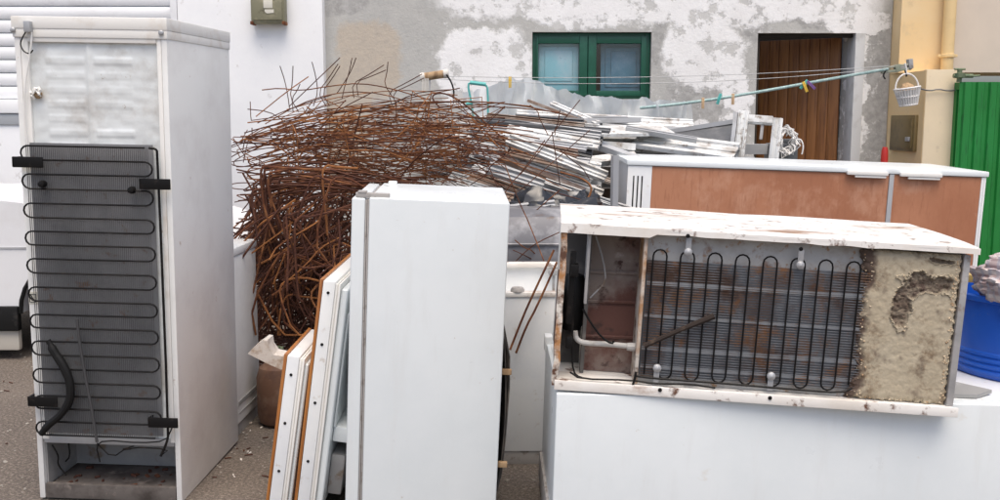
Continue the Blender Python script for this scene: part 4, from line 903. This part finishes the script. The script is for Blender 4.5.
# the rest of the tangle, too many to count
m = MB(); r2 = random.Random(5)
for k in range(190):
    y = r2.uniform(5.2, 6.6); xa = r2.uniform(262, 450); ya = r2.triangular(108, 215, 165); ln = r2.uniform(40, 170); xb_ = min(xa + ln, 505); yb2 = ya + r2.gauss(4, 30)
    p1, p2 = at(xa, ya, y), at(xb_, min(max(yb2, 102), 230), y + r2.uniform(-.3, .3))
    m.tube([p1, p1.lerp(p2, .5) + Vector((0, 0, r2.gauss(0, .04))), p2], r2.uniform(.0022, .0034), 4, smooth=0)
tag(m.build('tangled_iron', RUST), 'dense tangle of thin rusty iron inside the heap', 'iron tangle', kind='stuff')
m = MB()
for k in range(520):
    y = r2.uniform(4.95, 6.2); xa = r2.uniform(262, 385); ya = r2.uniform(178, 290); a = r2.gauss(.45, .75); ln = r2.uniform(45, 130)
    xe = max(232 + 18 * r2.random(), xa - ln * math.sin(a)); ye = min(ya + ln * math.cos(a), 352)
    p1, p2 = at(xa, ya, y), at(xe, ye, y + r2.uniform(-.25, .1))
    if p1.z < .03 or p2.z < .03: continue
    m.tube([p1, p1.lerp(p2, r2.uniform(.3, .6)) + Vector((r2.gauss(-.02, .02), 0, r2.gauss(.02, .02))), p2], r2.uniform(.0035, .0062), 4, smooth=1)
for k in range(340):
    x = r2.uniform(-1.55, -.25); y = r2.uniform(5.0, 6.5); z = abs(r2.gauss(0, .32)) + .01
    if z > .85: continue
    a = r2.uniform(-.9, .9); L_ = r2.uniform(.25, .7); d_ = Vector((math.cos(a), math.sin(a) * .7, r2.gauss(0, .25)))
    p1 = Vector((x, y, z)) - d_ * L_ / 2; p2 = Vector((x, y, z)) + d_ * L_ / 2; p1.z = max(p1.z, .008); p2.z = max(p2.z, .008)
    m.tube([p1, (p1 + p2) / 2 + Vector((0, 0, abs(r2.gauss(0, .03)))), p2], r2.uniform(.004, .007), 4, smooth=1)
tag(m.build('tangled_iron', RUSTDK), 'dark mass of rusty iron filling the foot of the heap', 'iron tangle', kind='stuff')

# ================================================================== SCRAP PROFILES
def bar(p0, p1, w_, h_, mt, label, group, kind='channel', roll=0.0, name='window_profile', cat='profile'):
    p0, p1 = Vector(p0), Vector(p1); L = (p1 - p0).length; q_ = (p1 - p0).to_track_quat('X', 'Z')
    m = MB(); a, b_ = w_ / 2, h_ / 2
    if kind == 'channel': poly = [(-a, -b_), (a, -b_), (a, b_), (a * .72, b_), (a * .72, -b_ * .2), (a * .2, -b_ * .2), (a * .2, b_ * .5), (-a * .1, b_ * .5), (-a * .1, -b_ * .2), (-a * .7, -b_ * .2), (-a * .7, b_), (-a, b_)]
    elif kind == 'ribbed': poly = [(-a, -b_), (a, -b_), (a, b_ * .4), (a * .6, b_ * .4), (a * .6, b_), (a * .2, b_), (a * .2, b_ * .3), (-a * .3, b_ * .3), (-a * .3, b_), (-a, b_)]
    else: poly = [(-a, -b_), (a, -b_), (a, b_), (-a, b_)]
    M_ = Matrix.Rotation(-roll, 4, 'X')
    m.prism(poly, 'x', 0, L, M_); o = m.build(name, mt, flat=True); o.location = p0; o.rotation_euler = q_.to_euler(); return tag(o, label, cat, group)
GP = 'scrap profiles heaped below the window'
HB = [  # photo start, end, depth start, end, width, height, material, kind, roll, label
    ((508, 139), (606, 177), 5.75, 5.55, .085, .05, WHITEBAR, 'channel', -.9, 'long white channel profile sloping down to the galvanised post'),
    ((488, 168), (626, 212), 5.7, 5.5, .10, .05, GREYBAR, 'channel', -.8, 'dark grooved profile lowest in front of the heap'),
    ((520, 139), (634, 147), 6.1, 6.3, .07, .06, WHITEBAR, 'box', .1, 'pale box profile lying level across the heap'),
    ((529, 101), (585, 122), 7.3, 6.8, .045, .03, BROWNBAR, 'box', .2, 'thin brown edged strip leaning on the plastic film'),
    ((552, 103), (598, 123), 7.2, 6.8, .06, .03, WHITEBAR, 'ribbed', -.5, 'short white strip rising beside the brown strip'),
    ((574, 112), (600, 124), 7.2, 6.9, .05, .035, GREYBAR, 'ribbed', -.5, 'short grey strip rising in front of the film'),
    ((626, 128), (697, 140), 6.6, 6.5, .06, .045, ALU, 'ribbed', -.4, 'silver profile with a torn end above the white board'),
    ((478, 120), (600, 128), 6.4, 6.6, .07, .04, WHITEBAR, 'channel', -.6, 'white ribbed profile along the back of the heap'),
    ((470, 128), (560, 136), 6.2, 6.3, .06, .04, GREYBAR, 'channel', -.7, 'grey grooved profile under the rods at the heap left'),
    ((500, 158), (596, 196), 5.8, 5.6, .06, .04, BROWNBAR, 'box', -.4, 'brown weathered profile beneath the long white channel'),
    ((545, 182), (640, 214), 5.6, 5.5, .05, .045, ALU, 'channel', -.8, 'silver grooved profile ending beside the vent slots'),
    ((600, 146), (640, 160), 6.2, 6.1, .07, .05, GREYBAR, 'box', -.3, 'short grey stub profile above the galvanised post'),
]
for (a, b_, ya, yb2, w_, h_, mt, kd, rl, lb_) in HB: bar(at(*a, ya), at(*b_, yb2), w_ * .75, h_ * .7, mt, lb_, GP, kd, rl)
bar(at(556, 132, 6.5), at(668, 130, 6.7), .22, .02, WHITEBAR, 'broad white board lying flat on top of the heap', GP, 'box', -.25, 'white_board', 'board')
bar(at(636, 139, 6.7), at(736, 152, 6.45), .26, .03, WHITEBAR, 'broad white channel board ahead of the dark sheet', GP, 'channel', -.35, 'white_board', 'board')
# dark folded sheet
P4 = [at(668, 133, 7.0), at(738, 122, 6.9), at(740, 150, 6.6), at(690, 146, 6.6)]
m = MB(); m.sheet(lambda u, v: P4[0].lerp(P4[1], u).lerp(P4[3].lerp(P4[2], u), v) - P4[0], 6, 4, .012, (0, 0, -1)); o = m.build('folded_sheet', DARKBAR); o.location = P4[0]; tag(o, 'dark sheet metal flap with pale upper edge left of the frame', 'sheet metal')
bar(P4[0] + Vector((0, -.01, .01)), P4[1] + Vector((0, -.01, .01)), .03, .03, ALU, 'pale capping strip on the dark sheet metal flap', GP, 'box')
G7 = ('weathered window profile jammed inside the scrap heap', 'window profiles jammed inside the scrap heap')
r3 = random.Random(21)
for k in range(70):
    xa = r3.uniform(415, 560); ya = r3.uniform(118, 232); y = 5.55 + (232 - ya) / 114 * 1.2 + r3.uniform(-.1, .3); ln = r3.uniform(80, 170); sl = r3.gauss(.16, .16)
    xb_ = min(xa + ln, 640); yb2 = ya + (xb_ - xa) * sl
    if yb2 < 118: yb2 = 120
    if yb2 > 160 and xb_ > 605: xb_ = 600
    p1, p2 = at(xa, ya, y), at(xb_, yb2, y + r3.uniform(-.15, .15))
    if p2.x > .62: p2.y = max(p2.y, 6.5) if p2.z > 1.2 else p2.y
    bar(p1, p2, r3.uniform(.035, .09), r3.uniform(.03, .05), r3.choice([WHITEBAR, WHITEBAR, GREYBAR, ALU, BROWNBAR, GREYBAR]), *G7, kind=r3.choice(['channel', 'ribbed', 'box']), roll=r3.uniform(-1.2, .4))
for k in range(34):  # the profiles deeper down that carry those above
    x = r3.uniform(-.5, .5); y = r3.uniform(5.7, 6.6); z = r3.uniform(.05, .85); L = r3.uniform(.5, 1.0)
    bar((x - .3, y, z), (x + L * .7 - .2, y + r3.uniform(-.3, .3), z + r3.uniform(-.1, .1)), r3.uniform(.05, .12), r3.uniform(.04, .08), r3.choice([GREYBAR, DARKBAR, BROWNBAR]), *G7, kind='box')
G8 = ('pale window profile sloping down in the front layer of the scrap heap', 'window profiles sloping down the front of the scrap heap')
for k in range(46):
    t = k / 45; xa = r3.uniform(450, 520); ya = 116 + t * 88 + r3.uniform(-5, 5); xb_ = r3.uniform(575, 612); sl = .08 + .26 * min(1, t * 1.6) + r3.gauss(0, .05)
    yb2 = min(ya + (xb_ - xa) * sl, 220); y = 6.35 - t * .85 + r3.uniform(-.06, .06)
    bar(at(xa, ya, y + .1), at(xb_, yb2, y - .1), r3.uniform(.03, .085), r3.uniform(.014, .03), r3.choice([WHITEBAR, WHITEBAR, WHITEBAR, GREYBAR, ALU, BROWNBAR, DARKBAR]), *G8, kind=r3.choice(['channel', 'ribbed', 'channel']), roll=r3.uniform(-1.1, -.2))
G9 = ('long pale strip fanning out towards the door on top of the scrap heap', 'strips fanning out on top of the scrap heap')
for k in range(16):
    t = k / 15; xa = r3.uniform(470, 590); ya = 117 + 26 * t + r3.uniform(-3, 3); xb_ = r3.uniform(625, 735); yb2 = min(153, 126 + 24 * t + r3.gauss(0, 3)); y = 7.25 - .6 * t
    if xb_ - xa < 90: xa = xb_ - 120
    bar(at(xa, ya, y + r3.uniform(-.1, .1)), at(xb_, yb2, y), r3.uniform(.05, .14), r3.uniform(.012, .026), r3.choice([WHITEBAR, WHITEBAR, ALU, GREYBAR, WHITEBAR]), *G9, kind=r3.choice(['channel', 'ribbed', 'box']), roll=r3.uniform(-.7, .1))
# supports right of it, behind the cabinet
for k in range(16):
    y = r3.uniform(6.55, 7.3); z = .06 + k * .082
    bar((r3.uniform(.3, .7), y, z), (r3.uniform(1.7, 2.1), y + r3.uniform(-.2, .2), z + r3.uniform(-.02, .02)), .1, .07, r3.choice([GREYBAR, DARKBAR, BROWNBAR]), 'weathered profile stacked behind the brown panelled cabinet', 'profiles stacked behind the cabinet', kind='box')
# galvanised post
c = at(614, 155, 5.5); o = bar((c.x, 5.45, 0.0), (c.x + .0, 5.45, c.z), .036, .03, ALU, 'upright galvanised post left of the brown panelled cabinet', None, 'channel', 1.2, 'galvanised_post', 'post')
# leaning window frame
wf = thing('window_frame', 'white aluminium window frame standing on the heap before the plank door', 'window frame', at(757, 160, 6.62), (R(-6), R(4), R(-18)))
def fbar(x0, x1, z0, z1, nm='frame_bar'):
    m = MB(); m.box(x0, x1, -.03, .03, z0, z1, .003)
    if z1 - z0 > x1 - x0:
        m.box(x0 + .012, x0 + .02, -.042, -.028, z0, z1); m.box(x1 - .02, x1 - .012, -.042, -.028, z0, z1)
    else: m.box(x0, x1, -.042, -.028, z0 + .012, z0 + .02)
    m.build(nm, WHITEBAR, wf)
fbar(-.155, -.085, -.35, .325); fbar(.075, .14, -.35, .29); fbar(-.0845, .0745, .24, .30); fbar(-.0845, .0745, -.35, -.29)
m = MB(); m.box(-.185, -.158, -.05, .02, -.35, .31, .003); m.build('outer_stile', GREYBAR, wf)
m = MB(); m.box(.0, .02, -.02, .03, .14, .24, .003); m.build('corner_latch', GASKET, wf)
# coil of white cable
m = MB(); c = at(787, 141, 6.7)
for k in range(9):
    R0 = rnd.uniform(.05, .085); E_ = Euler((R(90) + rnd.gauss(0, .25), rnd.gauss(0, .3), rnd.gauss(0, .3))).to_matrix()
    m.tube([E_ @ Vector((R0 * math.cos(t) * .8, R0 * math.sin(t) * 1.15, 0)) + Vector((rnd.gauss(0, .012), rnd.gauss(0, .02), rnd.gauss(0, .01))) for t in [2 * math.pi * i / 16 for i in range(16)]], .005, 5, True)
m.tube([(.05, 0, .0), (.09, 0, .02), (.11, -.02, -.03), (.10, -.02, -.09)], .005, 5, smooth=2); m.tube([(.04, 0, .04), (.0, 0, .1), (.03, 0, .08)], .005, 5, smooth=2)
o = m.build('cable_coil', WICKER); o.location = c; tag(o, 'tangled coil of white cable right of the window frame', 'cable')
# dark lump behind it
m = MB(); m.box(-.1, .1, -.08, .08, -.3, .02, .02); m.box(.02, .12, -.05, .05, .02, .05, .01); o = m.build('motor_housing', DARKBAR); o.location = at(781, 146, 6.85); tag(o, 'dark boxy housing half hidden behind the white cable coil', 'housing')
# shiny black bags under the profiles
m = MB()
def bagf(u, v):
    a = u * 2 * math.pi; b_ = v * math.pi / 2
    d = Vector((math.cos(a) * math.cos(b_), math.sin(a) * math.cos(b_), math.sin(b_))); k = 1 + .4 * noise.fractal(d * 2.2, .9, 2, 4); return Vector((d.x * .42 * k, d.y * .2 * k, d.z * .22 * k))
c = at(545, 222, 5.35); m.sheet(bagf, 50, 20); o = m.build('black_bag', mat('glossy_black_film', (.03, .032, .036), .15, layers=[((.25, .26, .28), 6, .6, .8)])); o.location = (c.x, 5.30, c.z - .06); tag(o, 'shiny black plastic bag stuffed under the profiles behind the boiler', 'plastic bag')
bar(at(500, 212, 5.2), at(555, 206, 5.2), .08, .05, ALU, 'shiny silver offcut lying on the black plastic bag', None, 'ribbed', -.6, 'silver_offcut', 'offcut')

# ================================================================== PLASTIC FILM
m = MB(); A0 = at(462, 128, 8.1); A1 = at(692, 128, 8.2)
tops = [(0, 92), (.1, 88), (.2, 80), (.28, 78), (.34, 82), (.42, 90), (.5, 94), (.6, 97), (.7, 99), (.8, 99), (.9, 101), (1, 102)]
def topy(u):
    for (a, ya), (b_, yb2) in zip(tops, tops[1:]):
        if u <= b_: return ya + (yb2 - ya) * (u - a) / (b_ - a)
    return tops[-1][1]
def filmf(u, v):
    px = 462 + 230 * u; zt_ = at(px, topy(u), 8.15).z + .03 * noise.fractal(Vector((u * 26, 0, 1)), .9, 2, 3); zb_ = 1.15
    x = at(px, 110, 8.15).x; y = 8.1 + .05 * math.sin(u * 66 + 3 * noise.noise(Vector((u * 12, v * 2, 0)))) + .05 * math.sin(u * 27 + 2 * math.sin(v * 3)) + .10 * noise.fractal(Vector((u * 9, v * .8, 4)), .9, 2, 4)
    return (x + .03 * noise.noise(Vector((u * 9, v * 4, 2))), y, zb_ + (zt_ - zb_) * v)
m.sheet(filmf, 120, 26); tag(m.build('plastic_film', FILM), 'cloudy crumpled plastic film stretched below the green window', 'plastic film')
# poles that hold it up
for k, px in enumerate((470, 575, 688)):
    c = at(px, 112, 8.32); m = MB(); m.tube([(0, 0, 0), (0, 0, c.z)], .012, 8); o = m.build('film_stake', GREYBAR); o.location = (c.x, 8.32, 0); tag(o, 'grey stake holding up the plastic film below the window', 'stake', 'stakes behind the plastic film')

# ================================================================== CLOTHESLINE
Yl = 7.9
lp = at(433, 76, Yl)
cp = thing('clothesline_post', 'wooden clothesline roller on a grey post behind the rusty rods', 'post', (lp.x, Yl, 0))
m = MB(); m.box(-.045, -.02, -.012, .012, 0, lp.z - .02, .003); m.build('post', GREYBAR, cp)
m = MB(); m.tube([(-.09, 0, lp.z - .01), (.10, 0, lp.z + .018)], .032, 14); m.build('roller', OLDWOOD, cp)
m = MB(); m.tube([(-.10, 0, lp.z - .012), (-.065, 0, lp.z - .006)], .036, 12); m.tube([(.085, 0, lp.z + .015), (.125, 0, lp.z + .02)], .036, 12)
for k in range(5): m.tube([(-.085 + .012 * k, -.034, lp.z - .02), (-.08 + .012 * k, -.04, lp.z - .14 - .05 * rnd.random()), (-.07 + .014 * k, -.03, lp.z - .34)], .005, 5, smooth=1)
m.build('string_winding', FOAM_STR, cp)
m = MB(); m.tube([(.11, -.03, lp.z + .01), (.15, -.04, lp.z - .05), (.17, -.04, lp.z - .12), (.165, -.04, lp.z - .18)], .007, 6, smooth=2); m.build('black_strap', BLACK, cp)
brk = at(898, 68, 8.1)
cb_ = thing('clothesline_bracket', 'greenish wooden clothesline bracket on the yellow pier above the basket', 'bracket', (brk.x, 8.12, brk.z))
m = MB(); MX = Matrix.Rotation(R(-8), 4, 'Y'); m.box(-.13, .10, -.02, .02, -.028, -.008, .004, MX); m.box(-.12, .11, -.018, .018, .008, .026, .004, MX); m.box(-.02, .02, -.024, .024, -.032, .03, .004, MX); m.build('arm', mat('greenish_wood', (.22, .25, .19), .8, layers=[((.36, .36, .3), 9, .5, .7)]), cb_)
m = MB(); m.box(.09, .125, -.03, .03, -.02, .06, .005, MX); m.tube([(.11, 0, .0), (.13, .3, .02)], .016, 8); m.build('wall_plate', GREYSHEET, cb_)
m = MB(); m.tube([(-.10, -.02, -.02), (-.12, -.02, -.06), (-.10, -.02, -.09)], .006, 6, smooth=1); m.tube([(.06, -.02, -.02), (.075, -.02, -.07)], .007, 6); m.build('hook', BLACK, cb_)
pts = [at(x, y, yy) for x, y, yy in ((640, 108, 8.0), (680, 104, 8.0), (720, 98.5, 8.02), (770, 90, 8.04), (830, 79, 8.07), (888, 69, 8.1))]
m = MB(); m.tube([p - pts[0] for p in pts], .012, 8, smooth=2); o = m.build('teal_rope', TEALROPE); o.location = pts[0]; tag(o, 'thick faded teal rope running from the bracket down past the door', 'rope')
for k, (a, b_, ya, yb2, sg) in enumerate((((440, 76), (888, 66), Yl, 8.1, .045), ((440, 79), (888, 68), Yl - .03, 8.08, .075))):
    p1, p2 = at(*a, ya), at(*b_, yb2); m = MB(); m.tube([p1.lerp(p2, t) - p1 - Vector((0, 0, sg * 4 * t * (1 - t))) for t in [i / 16 for i in range(17)]], .0026, 5); o = m.build('clothesline_wire', GREYBAR); o.location = p1
    tag(o, ['upper thin wire of the clothesline before the green window', 'lower thin wire of the clothesline before the green window'][k], 'wire', 'clothesline wires')
def peg(px, py, mt, label, Y=7.99, tilt=0):
    c = at(px, py, Y); m = MB(); m.box(-.011, -.001, -.008, .008, -.07, .02, .003); m.box(.001, .011, -.008, .008, -.07, .02, .003); m.tube([(-.013, 0, -.01), (.013, 0, -.01)], .005, 6)
    o = m.build('clothes_peg', mt); o.location = c; o.rotation_euler = (0, tilt, 0); tag(o, label, 'clothes peg', 'clothes pegs on the lines')
peg(510, 79, PEGYEL, 'yellow clothes peg on the wire above the plastic film', 7.9)
peg(703, 100, PEGTAN, 'tan clothes peg lowest on the teal rope', 8.0); peg(720, 96, TEAL, 'teal clothes peg on the teal rope left of the door', 8.0, .3); peg(733, 96, PEGTAN, 'tan clothes peg on the rope nearest the door edge', 8.02)
peg(806, 82, TEAL, 'teal clothes peg on the rope in front of the plank door', 8.05, .7); peg(804, 84, PEGYEL, 'yellow clothes peg clipped with others before the plank door', 8.03, -.4); peg(809, 83, mat('purple_peg', (.2, .1, .3), .5), 'purple clothes peg clipped with others before the plank door', 8.02, -.8)
# teal bent frame
tf = [at(x, y, 7.6) for x, y in ((476, 135), (471, 100), (467.5, 84), (472, 82.5), (486, 84.5), (488, 90), (488, 135))]
m = MB(); m.tube([p - tf[0] for p in tf], .008, 8, smooth=1); m.tube([at(470, 82.5, 7.58) - tf[0], at(486, 84.5, 7.58) - tf[0]], .015, 8); m.tube([at(466, 104, 7.6) - tf[0], at(473, 103, 7.6) - tf[0]], .011, 8); o = m.build('bent_tube_rack', TEAL); o.location = tf[0]; tag(o, 'bent teal tube rack poking up behind the rusty rods', 'rack')
# basket
bk = at(908.5, 105, 8.1)
bs = thing('hanging_basket', 'white wicker basket with a hoop handle hanging on the yellow pier', 'basket', (bk.x, 8.1, bk.z), (0, R(-8), 0)); bs.scale = (.88, .88, .95)
m = MB()
for k in range(26):
    a = 2 * math.pi * k / 26; m.tube([(.075 * math.cos(a), .075 * math.sin(a), 0), (.112 * math.cos(a), .112 * math.sin(a), .14)], .0075, 5)
for z, r_ in ((.0, .075), (.145, .114), (.07, .092)):
    m.tube([(r_ * math.cos(t), r_ * math.sin(t), z) for t in [2 * math.pi * i / 28 for i in range(28)]], .009, 6, True)
m.lathe([(.0, .004), (.07, .004), (.10, .13)], 24); m.build('wicker_bowl', WICKER, bs)
m = MB(); m.tube([(.108 * math.cos(t), 0, .14 + .13 * math.sin(t)) for t in [math.pi * i / 12 for i in range(13)]], .008, 6); m.build('handle', WICKER, bs)
m = MB(); m.sheet(lambda u, v: Vector((.09 * v * math.cos(u * 6.283), .09 * v * math.sin(u * 6.283), .12 + .07 * (1 - v * v) + .02 * noise.noise(Vector((u * 9, v * 6, 0))))), 24, 6); m.build('dry_soil', OLDWOOD, bs)
m = MB(); m.tube([(.0, 0, .27), (.01, 0, .31), (.0, 0, .36)], .008, 6); m.build('hook', WICKER, bs)
# red pipe end behind the cabinet
c = at(885, 147, 8.4); m = MB(); m.lathe([(.0, 0), (.03, 0), (.03, c.z - .08), (.027, c.z - .03), (.018, c.z), (.0, c.z)], 14); o = m.build('red_post', REDP); o.location = (c.x, 8.4, 0); tag(o, 'slim red plastic post beside the yellow pier', 'post')

# ================================================================== GROUND LITTER
m = MB(); r4 = random.Random(3)
for k in range(900):
    x = r4.uniform(-3.2, -.6) if k % 4 else r4.uniform(-.2, .4); y = r4.uniform(3.6, 6.2); s_ = abs(r4.gauss(0, .0035)) + .002
    m.box(-s_, s_, -s_ * .8, s_ * .8, -s_ * .5, s_ * .6, s_ * .35, Matrix.Translation((x, y, s_ * .3)) @ Matrix.Rotation(r4.uniform(0, 3), 4, 'Z'), 1)
tag(m.build('gravel', mat('grit', (.28, .25, .21), .95, layers=[((.36, .33, .29), 3, .5, .6), ((.1, .085, .07), 2, .6, .7)])), 'scattered grit and pebbles on the dusty ground', 'gravel', kind='stuff')

m = MB()
for k in range(60):
    x = r4.uniform(-1.3, -.7) if k % 3 else r4.uniform(-3, -1.9); y = r4.uniform(3.9, 5.0) if k % 3 else r4.uniform(4.2, 5.8); L_ = r4.uniform(.004, .022)
    m.box(-L_, L_, -.0028, .0028, 0, .004, .001, Matrix.Translation((x, y, .002)) @ Matrix.Rotation(r4.uniform(0, 3.1), 4, 'Z'), 1)
tag(m.build('rust_flakes', RUSTDK), 'rust flakes and wire snippets strewn on the ground', 'litter', kind='stuff')
m = MB()
for k in range(60):
    x = r4.uniform(-1.25, -.7); y = r4.uniform(3.9, 4.9); L_ = r4.uniform(.003, .009)
    m.add([Vector((x, y, .004)) + Matrix.Rotation(k, 3, 'Z') @ Vector(p) for p in ((-L_, -L_ * .6, 0), (L_, -L_ * .4, .003), (L_ * .7, L_ * .6, .006), (-L_ * .8, L_ * .5, .002))] + [Vector((x, y, .002)) + Matrix.Rotation(k, 3, 'Z') @ Vector(p) for p in ((-L_, -L_ * .6, 0), (L_, -L_ * .4, .003), (L_ * .7, L_ * .6, .006), (-L_ * .8, L_ * .5, .002))], [(0, 1, 2, 3), (7, 6, 5, 4), (0, 4, 5, 1), (1, 5, 6, 2), (2, 6, 7, 3), (3, 7, 4, 0)])
tag(m.build('paint_chips', PLASTER), 'pale paint chips strewn between the refrigerators', 'litter', kind='stuff')
